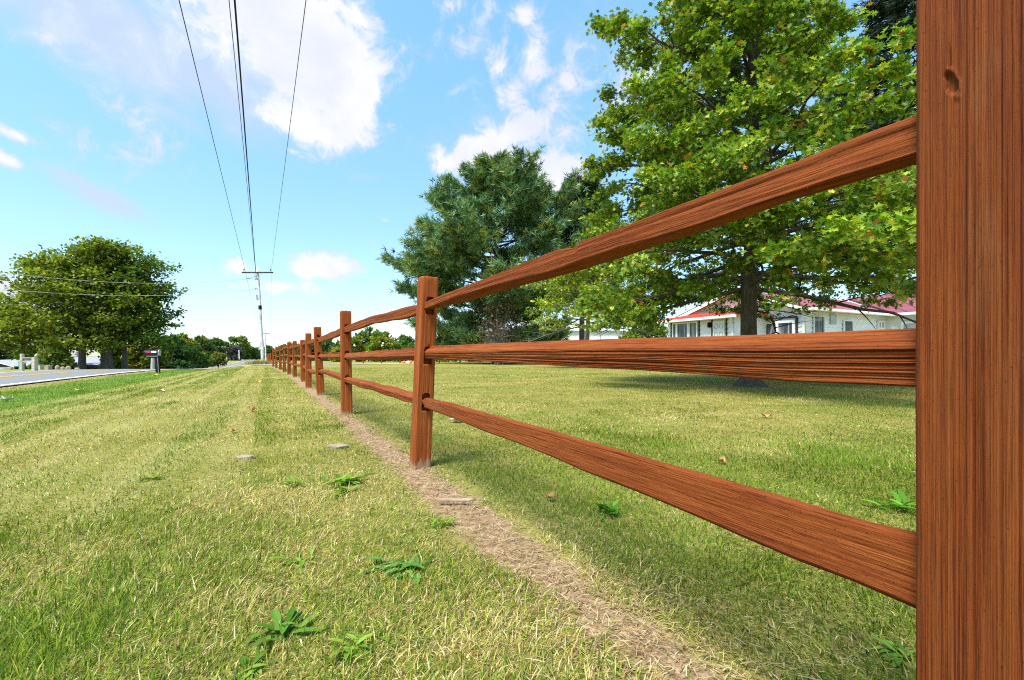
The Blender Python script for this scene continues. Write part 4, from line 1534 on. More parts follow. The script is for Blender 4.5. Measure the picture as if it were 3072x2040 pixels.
gbase = lambda a: E2 * a
window(house, gbase, E2, -E1, .42, 1.72, .95, 2.08, 2, 2, .10)
MB().prism([hp_(-.02, .25, 2.27), hp_(-.02, 1.9, 2.27), hp_(-.02, 1.9, 2.33), hp_(-.02, .25, 2.33)], (0, 0, 0), -E1 * .09).build('window_head', M['dark_trim'], house)
MB().prism([hp_(-.02, .22, .9), hp_(-.02, .30, .9), hp_(-.02, .30, 2.26), hp_(-.02, .22, 2.26)], (0, 0, 0), -E1 * .05).build('shutter', M['dark_trim'], house)
sbase = lambda a: E1 * a
def side_a(px):
    # a along the side wall for a photo column
    t = (px - CX) / F
    return (t * HC.y - HC.x) / (E1.x - t * E1.y)


window(house, sbase, E1, -E2, side_a(2437), side_a(2466), .80, 2.32, 1, 2, .03, None, 'glass')
window(house, sbase, E1, -E2, side_a(2527), side_a(2552), 1.0, 2.20, 1, 2, .04, None, 'glass')
MB().prism([hp_(side_a(2487), -.018, 2.05), hp_(side_a(2504), -.018, 2.05), hp_(side_a(2504), -.018, 2.45), hp_(side_a(2487), -.018, 2.45)], (0, 0, 0), -E2 * .06).build('vent_panel', M['grey_metal'], house)
window(house, sbase, E1, -E2, side_a(2631), side_a(2645), 2.0, 2.24, 2, 1, .07, None, 'glass')

# cross wing on the right
wing_b0, wing_w = -4.2, 6.0
core = MB()
core.prism([hp_(SW, wing_b0, -.3), hp_(SW + wing_w, wing_b0, -.3), hp_(SW + wing_w, wing_b0, EAVE - .05), hp_(SW + wing_w / 2, wing_b0, PEAK + .1), hp_(SW, wing_b0, EAVE - .05)], (0, 0, 0), E2 * (GW - wing_b0 + 1))
core.build('wall', M['white'], house)
clapboard('siding', lambda t: E1 * SW + E2 * (wing_b0 + t), -wing_b0, -.1, EAVE - .04, -E1, M['white'], house)
rw = (PEAK + .15 - EAVE) / (wing_w / 2)
seam_roof('roof', hp_(SW - ov, wing_b0 - ov, EAVE - ov * rw + .03), hp_(SW - ov, -.5, EAVE - ov * rw + .03), hp_(SW + wing_w / 2, -.5 + GW / 2 + .5, PEAK + .19), hp_(SW + wing_w / 2, wing_b0 - ov, PEAK + .19), M['red_roof'], house, 8)
gutter(hp_(SW - ov - .01, wing_b0 - ov, EAVE - ov * rw + .03), hp_(SW - ov - .01, -.55, EAVE - ov * rw + .03), house, -E1)
wb = lambda a: E1 * SW + E2 * a
window(house, wb, E2, -E1, -1.65, -.72, 1.0, 2.15, 1, 1, .10, None, 'curtain')

# enclosed porch with its bright red roof
PB0, PB1, PD, PE = 1.55, 5.15, 2.1, 2.42
pf = lambda b, z=0.0: hp_(-PD, b, z)
core = MB()
core.prism([pf(PB0 + .02, -.3), pf(PB1 - .02, -.3), pf(PB1 - .02, PE), pf(PB0 + .02, PE)], (0, 0, 0), E1 * (PD - .02))
core.build('porch', M['white'], house)
clapboard('porch_siding', lambda t: hp_(-PD, PB0 + t, 0), PB1 - PB0, -.1, PE - .02, -E1, M['white'], house)
po = .32
RT = PE + .30
m = MB()
A, B = pf(PB0 - po, PE - .02) - E1 * po, pf(PB1 + po, PE - .02) - E1 * po
C_, D_ = hp_(-.5, PB1 - .2, RT + .02), hp_(-.5, PB0 + .45, RT + .02)
seam_roof('porch_roof', A, B, C_, D_, M['bright_roof'], house, 12)
G1, G2 = hp_(-.02, PB0 - po, PE + .02), hp_(-.02, PB0 + .55, RT + .06)
MB().prism([A + Vector((0, 0, .004)), D_ + Vector((0, 0, .004)), G2, G1], (0, 0, 0), (0, 0, -.05)).build('porch_roof', M['bright_roof'], house)
MB().prism([C_, B, hp_(-.02, PB1 + po, PE + .05), hp_(-.02, PB1 - .2, RT + .06)], (0, 0, 0), (0, 0, -.05)).build('porch_roof', M['bright_roof'], house)
MB().prism([D_, C_, hp_(-.02, PB1 - .2, RT + .11), hp_(-.02, PB0 + .55, RT + .11)], (0, 0, 0), (0, 0, -.04)).build('porch_roof', M['bright_roof'], house)
gutter(A + Vector((0, 0, -.02)), B + Vector((0, 0, -.02)), house, -E1)
MB().tube([A + E2 * .2 + Vector((0, 0, -.12)) - E1 * .06, pf(PB0 + .1, PE - .35) - E1 * .05, pf(PB0 + .06, PE - .45) - E1 * .05, pf(PB0 + .06, .1) - E1 * .05], .04, 8).build('downpipe', M['trim'], house, smooth=True)
pbase = lambda a: hp_(-PD, a, 0)
for a0, a1 in ((4.62, 4.78), (3.92, 4.52), (3.42, 3.80)):
    window(house, pbase, E2, -E1, a0, a1, .9, 2.2, 1, 1, .05, None, 'glass')
for b_ in (3.28, 2.60, 1.88, 4.92):
    MB().prism([pf(b_, .1) - E1 * .02, pf(b_ + .06, .1) - E1 * .02, pf(b_ + .06, 2.28) - E1 * .02, pf(b_, 2.28) - E1 * .02], (0, 0, 0), -E1 * .03).build('trim_strip', M['dark_trim'], house)
door = MB().prism([pf(1.98, .12) - E1 * .03, pf(2.56, .12) - E1 * .03, pf(2.56, 2.2) - E1 * .03, pf(1.98, 2.2) - E1 * .03], (0, 0, 0), -E1 * .045).build('door', M['door'], house)
for b_ in (2.06, 2.31):
    for z_a, z_b in ((1.88, 2.06), (1.15, 1.72), (.35, .95)):
        ring = MB()
        P = lambda b, z: pf(b, z) - E1 * .077
        for (x0, x1, y0, y1) in ((b_, b_ + .17, z_a, z_a + .02), (b_, b_ + .17, z_b - .02, z_b), (b_, b_ + .02, z_a + .02, z_b - .02), (b_ + .15, b_ + .17, z_a + .02, z_b - .02)):
            ring.prism([P(x0, y0), P(x1, y0), P(x1, y1), P(x0, y1)], (0, 0, 0), -E1 * .012)
        ring.build('door_panel', M['grey_metal'], door)
MB().tube([pf(2.02, 1.1) - E1 * .07, pf(2.02, 1.1) - E1 * .13], .03, 8).build('door_knob', M['grey_metal'], door)
MB().box(pf(2.72, 2.05) - E1 * .10, (.12, .12, .22)).build('porch_lamp', M['black'], house)

# ------------------------------------------------------------------ white barn
by_ = 80.0
bx0, bx1 = atx(1500, by_), atx(1874, by_)
barn = empty('barn', ((bx0 + bx1) / 2, by_, 0), 0, 'long low white metal barn beyond the pine and the small oak', 'barn')
hl = (bx1 - bx0) / 2
ez = EYE + (HY - 992) / F * by_
rz_ = EYE + (HY - 972) / F * by_
m = MB().prism([(-hl, 0, -.3), (hl, 0, -.3), (hl, 0, ez), (-hl, 0, ez)], (0, 0, 0), (0, 9, 0))
for k in range(61):
    m.box((-hl + 2 * hl * k / 60, -.02, ez / 2), (.06, .04, ez - .02))
m.build('wall', M['white'], barn)
MB().prism([(-hl - .2, -.35, ez + .02), (-hl - .2, 4.5, rz_ + .3), (-hl - .2, 9.3, ez + .02)], (0, 0, 0), (2 * hl + .4, 0, 0)).build('roof', M['trim'], barn)
MB().box((0, -.40, ez - .02), (2 * hl + .4, .10, .13)).build('gutter', M['grey_metal'], barn)
MB().box((hl - 4.2, -.05, ez - 1.1), (.12, .06, 2.0)).build('downpipe', M['grey_metal'], barn)

# ------------------------------------------------------------------ brown house, sign frame and yard things on the left
bh = empty('brown_house', (atx(40, 48), 48, gz(atx(40, 48), 48)), 0, 'dark brown ranch house with a grey roof at the left edge across the road', 'house')


def bq(px, py, y=48.0):
    return at(px, py, y) - Vector(bh.location)


a = MB().prism([bq(-75, 1116), bq(47, 1116), bq(47, 1099), bq(-14, 1083), bq(-75, 1099)], (0, 0, 0), (2.0, 7, 0))
a.build('wall', M['brown_wall'], bh)
MB().prism([bq(-14, 1080.5) + Vector((0, -.4, 0)), bq(55, 1098) + Vector((0, -.4, 0)), bq(55, 1098) + Vector((6.2, 6, .4)), bq(-14, 1080.5) + Vector((6.2, 6, .4))], (0, 0, 0), (0, 0, -.1)).build('roof', M['grey_roof'], bh)
MB().prism([bq(-14, 1080.5) + Vector((0, -.4, .01)), bq(-83, 1098) + Vector((0, -.4, .01)), bq(-83, 1098) + Vector((6.2, 6, .41)), bq(-14, 1080.5) + Vector((6.2, 6, .41))], (0, 0, 0), (0, 0, -.1)).build('roof', M['grey_roof'], bh)
for e in (55, -83):
    MB().prism([bq(-14, 1081) + Vector((0, -.42, 0)), bq(e, 1098.5) + Vector((0, -.42, 0)), bq(e, 1100.5) + Vector((0, -.42, 0)), bq(-14, 1083) + Vector((0, -.42, 0))], (0, 0, 0), (0, -.05, 0)).build('bargeboard', M['trim'], bh)
MB().prism([bq(-28, 1113) + Vector((0, -.03, 0)), bq(38, 1113) + Vector((0, -.03, 0)), bq(38, 1101) + Vector((0, -.03, 0)), bq(-28, 1101) + Vector((0, -.03, 0))], (0, 0, 0), (0, -.05, 0)).build('garage_door', M['white'], bh)
MB().box(bq(43, 1106) + Vector((0, -.05, 0)), (.15, .1, .75)).build('downpipe', M['trim'], bh)
wg = MB().prism([bq(47, 1116) + Vector((1, 4, 0)), bq(95, 1116) + Vector((1, 4, 0)), bq(95, 1098) + Vector((1, 4, 0)), bq(47, 1098) + Vector((1, 4, 0))], (0, 0, 0), (0, 4, 0))
wg.build('wall', M['brown_wall'], bh)
MB().prism([bq(40, 1097) + Vector((1, 3.6, 0)), bq(98, 1097) + Vector((1, 3.6, 0)), bq(90, 1089) + Vector((1, 6, .2)), bq(45, 1085) + Vector((1, 6, .2))], (0, 0, 0), (0, 0, -.1)).build('roof', M['grey_roof'], bh)
for p_ in (72, 92):
    MB().box(bq(p_, 1106) + Vector((.9, 3.9, 0)), (.14, .1, .8)).build('porch_post', M['trim'], bh)
MB().box(bq(62, 1079) + Vector((1, 5, .25)), (.6, .5, 1.3)).build('chimney', M['old_wood'], bh)

rh = empty('grey_roofed_house', (atx(262, 70), 70, gz(atx(262, 70), 70)), 0, 'low grey roofed house showing between the grey tree trunks', 'house')
rq = lambda px, py: at(px, py, 70.0) - Vector(rh.location)
MB().prism([rq(205, 1108), rq(312, 1108), rq(312, 1099), rq(205, 1099)], (0, 0, 0), (0, 6, 0)).build('wall', M['brown_wall'], rh)
MB().prism([rq(200, 1099.5) + Vector((0, -.5, 0)), rq(316, 1099.5) + Vector((0, -.5, 0)), rq(292, 1093) + Vector((0, 3, 0)), rq(222, 1091) + Vector((0, 3, 0))], (0, 0, 0), (0, 0, -.12)).build('roof', M['grey_roof'], rh)
for p_ in (233, 272):
    MB().box(rq(p_, 1090) + Vector((0, 2, 0)), (.35, .35, .9)).build('chimney', M['grey_metal'], rh)

sf_y = 25.0
sfz = gz(atx(85, sf_y), sf_y)
sf = empty('sign_frame', (atx(85, sf_y), sf_y, sfz), 0, 'weathered wooden frame of two posts holding a grey plank board across the road', 'sign')
sq = lambda px, py: at(px, py, sf_y) - Vector(sf.location)


def upright(px, pt, pb, w, name, mat, parent, f=sq):
    t_, b2 = f(px, pt), f(px, pb)
    return MB().box((t_ + b2) / 2, (w, w, (t_ - b2).length)).build(name, mat, parent, bevel=.02)


upright(66.5, 1061, 1117, .145, 'post', M['old_wood'], sf)
upright(104.5, 1072, 1117, .20, 'post', M['old_wood'], sf)
for py, hh in ((1073.5, .045), (1084, .045)):
    c = (sq(69, py) + sq(99, py)) / 2
    MB().box(c + Vector((0, -.02, 0)), (.58, .07, hh)).build('beam', M['old_wood'], sf)
c = (sq(70, 1078) + sq(97, 1079)) / 2
MB().box(c + Vector((0, .0, 0)), (.46, .04, .13)).build('board', M['plank'], sf)
MB().tube([sq(70, 1091) + Vector((0, -.03, 0)), sq(82, 1086) + Vector((0, -.03, 0))], .02, 6).build('brace', M['old_wood'], sf)


def address_sign(label, px, pt, pb, wpx, y, yaw, digits):
    c = at(px, (pt + pb) / 2, y)
    root = empty('address_sign', c, yaw, label, 'address sign')
    hh, ww = (pb - pt) / F * y, wpx / F * y
    MB().box((0, 0, 0), (ww, .012, hh)).build('panel', M['green_sign'], root)
    cu = bpy.data.curves.new('digits', 'FONT')
    cu.body = '\n'.join(digits)
    cu.size = hh / len(digits) * 1.05
    cu.space_line = .86
    cu.align_x, cu.align_y = 'CENTER', 'CENTER'
    cu.extrude = .001
    t_ = bpy.data.objects.new('tmp', cu)
    COL.objects.link(t_)
    dg = bpy.context.evaluated_depsgraph_get()
    me = bpy.data.meshes.new_from_object(t_.evaluated_get(dg))
    bpy.data.objects.remove(t_)
    o = link('digits', me, M['trim'], root, (0, -.0085, 0))
    o.rotation_euler = (R(90), 0, 0)


address_sign('green upright address sign with white digits on the wooden sign frame', 59.5, 1088, 1108, 7.5, sf_y - .06, 0, '232')
address_sign('small green sign on the left side of the pale utility pole', 779, 1034, 1051, 7, pole_y - .1, R(-12), '5')

dsy = 95.0
ds = empty('diamond_sign', (atx(616, dsy), dsy, gz(atx(616, dsy), dsy)), 0, 'white diamond road sign on a short post across the road', 'road sign')
dc = at(616, 1090, dsy) - Vector(ds.location)
r_ = 7.2 / F * dsy
MB().prism([dc + Vector((-r_, 0, 0)), dc + Vector((0, 0, -r_)), dc + Vector((r_, 0, 0)), dc + Vector((0, 0, r_))], (0, 0, 0), (0, .02, 0)).build('panel', M['trim'], ds)
MB().box((0, .05, dc.z / 2), (.09, .05, dc.z + .1)).build('post', M['grey_metal'], ds)

# mailbox
mby = 20.6
mb = empty('mailbox', (atx(474, mby), mby, gz(atx(474, mby), mby)), R(8), 'black mailbox with red and white markings on a leaning black post by the road', 'mailbox')


def arch(w, h, n=10):
    pts = [(-w / 2, 0), (w / 2, 0), (w / 2, h - w / 2)]
    pts += [(w / 2 * math.cos(a), h - w / 2 + w / 2 * math.sin(a)) for a in np.linspace(0, math.pi, n)[1:-1]]
    return pts + [(-w / 2, h - w / 2)]


MB().box((.0, 0, .35), (.135, .135, .92)).build('post', M['black'], mb, bevel=.008).rotation_euler = (0, R(-3), 0)
MB().box((.06, -.02, .36), (.012, .12, .80)).build('post_trim', M['grey_metal'], mb).rotation_euler = (0, R(-3), 0)
bz = .76
sec = arch(.20, .25)
body = MB().prism([(-.50, y_, bz + z_) for y_, z_ in sec], (0, 0, 0), (.55, 0, 0)).build('box', M['black'], mb)
MB().prism([(.052, y_ * 1.04, bz + z_ * 1.02) for y_, z_ in sec], (0, 0, 0), (.02, 0, 0)).build('back_plate', M['grey_metal'], mb)
MB().box((-.19, -.005, bz - .06), (.46, .17, .10)).build('newspaper_tube', M['black'], mb, bevel=.02)
MB().box((-.19, -.092, bz - .03), (.42, .008, .02)).build('tube_edge', M['grey_metal'], mb)
MB().box((-.33, -.105, bz + .155), (.20, .008, .08)).build('red_panel', M['red'], mb)
MB().box((-.11, -.105, bz + .155), (.20, .008, .075)).build('white_panel', M['trim'], mb, bevel=.003)
MB().box((-.455, -.105, bz + .17), (.05, .008, .06)).build('pale_panel', M['wire_pale'], mb)

# weathered stump and yard odds and ends across the road
def yard_thing(name, label, cat, px, py, y, parts):
    root = empty(name, (atx(px, y), y, gz(atx(px, y), y)), 0, label, cat)
    for nm, mb_, mt in parts:
        mb_.build(nm, mt, root, bevel=.01)


def lump(w, d, h, seed, n=10):
    r = np.random.default_rng(seed)
    m = MB()
    rings = []
    for k, (z, s) in enumerate(((-.03, .95), (.15 * h, 1.0), (.55 * h, .9), (.85 * h, .6), (h, .15))):
        rings.append([(math.cos(a) * w / 2 * s * r.uniform(.85, 1.1), math.sin(a) * d / 2 * s * r.uniform(.85, 1.1), z) for a in np.linspace(0, 2 * math.pi, n, endpoint=False)])
    V = [p for q in rings for p in q]
    fs = [(k * n + i, k * n + (i + 1) % n, (k + 1) * n + (i + 1) % n, (k + 1) * n + i) for k in range(len(rings) - 1) for i in range(n)]
    fs += [tuple(range(n))[::-1], tuple(range((len(rings) - 1) * n, len(rings) * n))]
    return m.add(V, fs)


yard_thing('tree_stump', 'pale barkless stump behind the mailbox post', 'stump', 458, 1104, 40, [('stump', MB().tube([(0, 0, -.2), (0, 0, .3), (.02, 0, 1.0)], [.17, .15, .13], 9), M['old_wood'])])
yard_thing('wooden_planter', 'small grey wooden planter right of the sign frame', 'planter', 122, 1107, 32, [('box', MB().box((0, 0, .12), (.22, .3, .42)), M['old_wood']), ('rim', MB().box((0, 0, .34), (.26, .34, .03)), M['plank'])])
yard_thing('wooden_crate', 'tan low crate beside the grey planter', 'crate', 143, 1107, 33, [('body', MB().box((0, 0, .1), (.40, .3, .34)), M['chip']), ('lid', MB().box((0, 0, .28), (.43, .33, .025)), M['paper'])])
for k, (px, w, h, lb) in enumerate(((172, .30, .32, 'small white boulder under the dense green bush'), (188, .34, .20, 'flat white boulder left of the grey trunk'), (205, .36, .26, 'round white boulder left of the grey trunk'), (232, .34, .13, 'low pale boulder at the foot of the grey trunk'), (30, .40, .20, 'pale rounded boulder in front of the brown house'))):
    y = 34.0
    o = lump(w, .3, h, 60 + k).build('boulder', M['stone'], None, (atx(px, y), y, gz(atx(px, y), y) + .02))
    tag(o, lb, 'boulder', 'pale boulders across the road')

# ------------------------------------------------------------------ pumpkins by the far fence
def pumpkin_mesh(rad, seed):
    n, k = 20, 9
    V = []
    for i in range(k):
        th = math.pi * i / (k - 1)
        for j in range(n):
            a = 2 * math.pi * j / n
            rr = rad * math.sin(th) * (1 + .07 * math.cos(a * 10)) + .001
            V.append((rr * math.cos(a), rr * math.sin(a), rad * .82 * (1 - math.cos(th) * (1 if 0 < i < k - 1 else .86))))
    Q = [(i * n + j, i * n + (j + 1) % n, (i + 1) * n + (j + 1) % n, (i + 1) * n + j) for i in range(k - 1) for j in range(n)]
    return MB().add(V, Q)


for k, (px, rad, mt, lb) in enumerate(((1211, .16, 'pumpkin', 'small orange pumpkin at the left of the heap by the far fence'), (1221, .15, 'pale_pumpkin', 'cream pumpkin lying in front of the heap by the far fence'),
                                      (1226, .17, 'pale_pumpkin', 'pale squash in the middle of the pumpkin heap'), (1233, .18, 'pumpkin', 'larger orange pumpkin at the right of the heap'), (1240, .13, 'dry_leaf', 'brown gourd at the right end of the pumpkin heap'))):
    y = 43.0 + .2 * (k % 2)
    root = empty('pumpkin', (atx(px, y), y, gz(atx(px, y), y)), k, lb, 'pumpkin', 'pumpkins by the far fence')
    pumpkin_mesh(rad, k).build('fruit', M[mt], root, smooth=True)
    MB().tube([(0, 0, rad * 1.5), (.01, 0, rad * 1.8), (.04, 0, rad * 2.0)], [.03, .022, .018], 6).build('stalk', M['stem'], root)

# ------------------------------------------------------------------ grass
def patchiness(x, y):
    """0 straw .. 1 green, and how worn the ground is"""
    L = x + .525 * y
    b = VN.f(x * .55 + 40, y * .55 + 40, 4)
    c = VN2.f(x * 2.6 + 10, y * 2.6 + 10, 3)
    g = .5 * b + .5 * c
    return L, g


def lane(x, y):
    L, _ = patchiness(x, y)
    d = np.abs(L + .05 - fence_L(y)) + (VN.f(x * 5 + 3, y * 5 + 9, 4) - .5) * .34 + (VN2.f(x * 1.6, y * 1.6, 2) - .5) * .22
    return d


def build_grass():
    r = np.random.default_rng(12)
    zs = []
    dens0 = 42000.0
    N = 0
    pts = []
    edges = np.concatenate([np.linspace(.55, 2.0, 9), np.geomspace(2.15, 30, 34)])
    for a, b in zip(edges[:-1], edges[1:]):
        m = (a + b) / 2
        rho = dens0 * min(1, (1.5 / m) ** 1.72)
        x0, x1 = -1.22 * b - .9, 1.0 * b + .9
        n = int(rho * (x1 - x0) * (b - a))
        pts.append(np.stack([r.uniform(x0, x1, n), r.uniform(a, b, n)], -1))
    P = np.concatenate(pts)
    x, y = P[:, 0], P[:, 1]
    L, g = patchiness(x, y)
    d = lane(x, y)
    bare = sstep(d, .05, .17)
    keep = r.random(len(P)) < (.07 + .93 * bare)
    keep &= (L > -5.9 + .25 * (VN.f(x, y) - .5))
    keep &= ~((np.abs(x - c0[0]) < .05) & (np.abs(y - c0[1]) < .05))
    ro = np.hypot(x - 5.6, y - 10.9)
    keep &= r.random(len(P)) < (.2 + .8 * sstep(ro, .5, 1.3))
    P, L, g, bare = P[keep], L[keep], g[keep], bare[keep]
    x, y = P[:, 0], P[:, 1]
    n = len(P)
    right = sstep(L, .9, 1.4)
    left = 1 - sstep(L, -.6, .6)
    # lean of the mown sward: swirls with place
    ang = 2 * np.pi * VN2.f(x * .8 + 70, y * .8 + 20, 3) * 1.6 + r.normal(0, 1.25, n)
    h = (.016 + .014 * VN.f(x * 1.7 + 9, y * 1.7, 3)) * r.uniform(.5, 1.4, n)
    tall = VN.f(x * .9 + 120, y * .9 + 50, 3)
    h *= 1 + .6 * sstep(tall, .52, .7)
    h *= 1 + .12 * right * (1 - sstep(y, 3, 6))
    grow = np.clip((y / 2.0) ** .60, 1, 4.0)
    h *= np.clip((y / 2.4) ** .12, 1, 1.3)
    wdt = (.0006 + .0009 * r.random(n)) * grow
    lean = np.abs(r.normal(1.15, .55, n)) + .7 * (1 - bare)
    # colours
    stripe = .72 * VN.f(L * 3.3 + 5, y * .035 + 3, 2) + .28 * VN.f(x * 1.4 + 5, y * .9 + 3, 3)
    straw_p = np.clip(.53 - .10 * (1 - sstep(y, 2.0, 4.0)) + (2.2 - 1.2 * left * sstep(y, 2, 4)) * (.5 - g) + 1.15 * left * sstep(y, 1.5, 4) * (sstep(stripe, .42, .58) - .45) - .20 * right * (1 - sstep(y, 3.0, 5.0)) + .20 * right * sstep(y, 3.5, 6), .10, .90)
    straw_p = straw_p * bare + .93 * (1 - bare)
    lush = sstep(L, -5.4, -4.9) * (1 - sstep(L, -3.8, -3.0))
    straw_p *= 1 - .85 * lush
    verge = (1 - sstep(L, -5.7, -5.2))
    straw_p = np.maximum(straw_p, .8 * verge)
    is_s = r.random(n) < straw_p
    G = np.array([(.100, .185, .014), (.165, .250, .020), (.255, .300, .030), (.050, .105, .012)])[r.choice(4, n, p=[.34, .32, .22, .12])]
    S = np.array([(.50, .41, .17), (.38, .28, .10), (.68, .58, .31), (.25, .15, .06), (.40, .38, .075)])[r.choice(5, n, p=[.28, .22, .16, .10, .24])]
    C = np.where(is_s[:, None], S, G) * r.uniform(.45, 1.35, (n, 1))
    C = C * (1 - .25 * lush[:, None]) + np.array([.10, .24, .03]) * .25 * lush[:, None]
    h = np.where(is_s, h * r.uniform(.7, 1.25, n), h)
    lean = np.where(is_s, lean + .65, lean)
    rootp = np.stack([x, y, land(x, y) - .004], -1)
    hd = np.stack([np.cos(ang), np.sin(ang), 0 * ang], -1)
    sd = np.stack([-np.sin(ang + r.normal(0, .6, n)), np.cos(ang + r.normal(0, .6, n)), 0 * ang], -1)
    l1, l2 = np.clip(lean, 0, 2.2) * .55, np.clip(lean, 0, 2.6)
    ln = h * 1.05
    p1 = rootp + (ln * .5)[:, None] * (hd * np.sin(np.minimum(l1, 1.45))[:, None] + np.array([0, 0, 1.]) * np.cos(np.minimum(l1, 1.45))[:, None])
    p2 = p1 + (ln * .55)[:, None] * (hd * np.sin(np.minimum(l2, 1.85))[:, None] + np.array([0, 0, 1.]) * np.cos(np.minimum(l2, 1.85))[:, None])
    p2[:, 2] = np.maximum(p2[:, 2], rootp[:, 2] + .006)
    w0 = sd * wdt[:, None]
    V = np.stack([rootp - w0 * .8, rootp + w0 * .8, p1 + w0, p1 - w0, p2], 1).reshape(-1, 3)
    base = (np.arange(n) * 5)[:, None]
    Q = base + np.array([[0, 1, 2, 3]])
    T3 = base + np.array([[3, 2, 4]])
    T = np.repeat(C, 5, 0)
    o = link('grass', np_mesh('grass', V, [Q, T3], T), M['blade'])
    tag(o, kind='stuff')
    print('blades', n)


build_grass()


def build_thatch():
    """dry clippings lying on the worn track and through the lawn"""
    r = np.random.default_rng(77)
    n0 = 7500
    y = r.uniform(.6, 9, n0) ** 1.0
    y = .6 + (y - .6) * r.random(n0)
    off = r.normal(0, .15, n0)
    x = fence_L(y) - .05 + off - .525 * y
    n = len(x)
    ang = r.uniform(0, 2 * np.pi, n)
    ln = r.uniform(.015, .06, n) * np.clip((y / 3) ** .3, 1, 1.4)
    w = r.uniform(.0007, .0016, n) * np.clip((y / 2.0) ** .6, 1, 2.6)
    z = r.uniform(.003, .018, n)
    hd = np.stack([np.cos(ang), np.sin(ang), r.normal(0, .12, n)], -1)
    sd = np.stack([-np.sin(ang), np.cos(ang), 0 * ang], -1)
    P0 = np.stack([x, y, z], -1)
    bend = sd * (r.normal(0, .12, n) * ln)[:, None]
    P1, P2 = P0 + hd * (ln * .5)[:, None] + bend, P0 + hd * ln[:, None]
    V = np.stack([P0 - sd * w[:, None], P0 + sd * w[:, None], P1 + sd * w[:, None], P1 - sd * w[:, None], P2], 1).reshape(-1, 3)
    base = (np.arange(n) * 5)[:, None]
    C = np.array([(.42, .32, .17), (.54, .43, .26), (.28, .18, .09), (.36, .26, .13)])[r.choice(4, n)] * r.uniform(.75, 1.2, (n, 1))
    o = link('dry_clippings', np_mesh('dry_clippings', V, [base + np.array([[0, 1, 2, 3]]), base + np.array([[3, 2, 4]])], np.repeat(C, 5, 0)), M['blade'])
    tag(o, kind='stuff')


build_thatch()


def tussock(name, label, px, py, w, h, n, cols, wts, seed, cat='grass clump', blade=.012):
    r = np.random.default_rng(seed)
    b = spot(px, py) if py is not None else None
    root = empty(name, b, 0, label, cat)
    P = np.stack([r.normal(0, w * .5, n), r.normal(0, w * .3, n), np.zeros(n)], -1)
    D = r.normal(0, .35, (n, 3))
    D[:, 2] = 1
    V, Fs, T = stamp(P, D, r.normal(0, 1, (n, 3)) * [1, 1, .1], h * r.uniform(.4, 1.1, n), [(0, -blade, 0), (.5, -blade * .8, .05), (1, 0, .25), (.5, blade * .8, .05), (0, blade, 0)], [(0, 1, 3, 4), (1, 2, 3)], palette(n, cols, wts, .2, r))
    link('blades', np_mesh('blades', V, Fs, T), M['blade'], root)


tussock('weed_clump', 'brown dry weeds around the foot of the pale utility pole', 782, 1094, 1.1, .42, 900, [(.30, .22, .07), (.20, .17, .05), (.38, .30, .12)], [.4, .3, .3], 301, 'weeds', .035)


def weed(label, px, py, rad, seed, n=14, cols=None, up=.28, wid=.12):
    r = np.random.default_rng(seed)
    rad, n = rad * .55, int(n * 1.7)
    b = spot(px, py)
    root = empty('plantain_weed', b, 0, label, 'weed', 'broad leaved weeds in the lawn')
    cols = cols or [(.130, .250, .025), (.190, .320, .040), (.085, .180, .018), (.24, .30, .05)]
    az = np.linspace(0, 2 * np.pi, n, endpoint=False) + r.normal(0, .9, n)
    elv = np.clip(r.normal(up, .25, n), .08, 1.2)
    D = np.stack([np.cos(az) * np.cos(elv), np.sin(az) * np.cos(elv), np.sin(elv)], -1)
    Nn = np.stack([-np.cos(az) * np.sin(elv), -np.sin(az) * np.sin(elv), np.cos(elv)], -1)
    P = np.stack([r.normal(0, rad * .38, n), r.normal(0, rad * .30, n), np.full(n, .006)], -1)
    tv, half = [], [(0, .03), (.2, .06), (.45, wid), (.7, wid * .95), (.88, wid * .55), (1.0, 0)]
    for x_, y_ in half:
        tv.append((x_, y_, .55 * y_ - .25 * x_ ** 2))
    for x_, y_ in half:
        tv.append((x_, 0, -.25 * x_ ** 2))
    for x_, y_ in half:
        tv.append((x_, -y_, .55 * y_ - .25 * x_ ** 2))
    tf = [(i, i + 1, i + 7, i + 6) for i in range(5)] + [(i + 6, i + 7, i + 13, i + 12) for i in range(5)]
    V, Fs, T = stamp(P, D, Nn, rad * r.uniform(.45, 1.3, n), tv, tf, palette(n, cols, [1] * len(cols), .15, r))
    link('leaves', np_mesh('leaves', V, Fs, T, smooth=True), M['blade'], root)


weed('small bright green weed left of the larger weed clump on the lawn', 895, 1458, .14, 1)
weed('bright green weed clump on the lawn left of the worn track', 1045, 1450, .22, 2, 18)
weed('small weed sprig just below the larger bright weed clump', 1035, 1480, .12, 3, 9)
weed('light green broad leaved rosette left of the track in the foreground', 1200, 1715, .13, 4, 20, [(.10, .24, .04), (.14, .28, .06)])
weed('small weed left of the foreground rosette', 905, 1690, .10, 5, 10)
weed('low dark weed far left on the lawn', 465, 1438, .11, 6, 9)
weed('dark green weed patch at the bottom of the lawn', 855, 1900, .12, 7, 20, [(.070, .170, .018), (.10, .22, .03), (.16, .24, .04)])
weed('weed with broad leaves just right of the dark bottom patch', 1060, 1945, .10, 8, 16)
weed('weed near the bottom edge below the dark patch', 760, 2010, .08, 9, 12)
weed('short weed in the left foreground', 420, 1762, .08, 10, 10)
weed('green weed in the grass right of the track under the lower rail', 1830, 1545, .13, 11, 18, [(.08, .22, .02), (.12, .28, .03)], .7)
weed('broad leaved weed behind the lower rail near the close post', 2690, 1530, .17, 12, 16, [(.09, .22, .02), (.14, .28, .03)], .6)
weed('weed rosette at the bottom beside the close post', 2700, 1975, .09, 13, 14)
weed('small weed on the left lawn between the tracks', 520, 1530, .09, 14, 8)
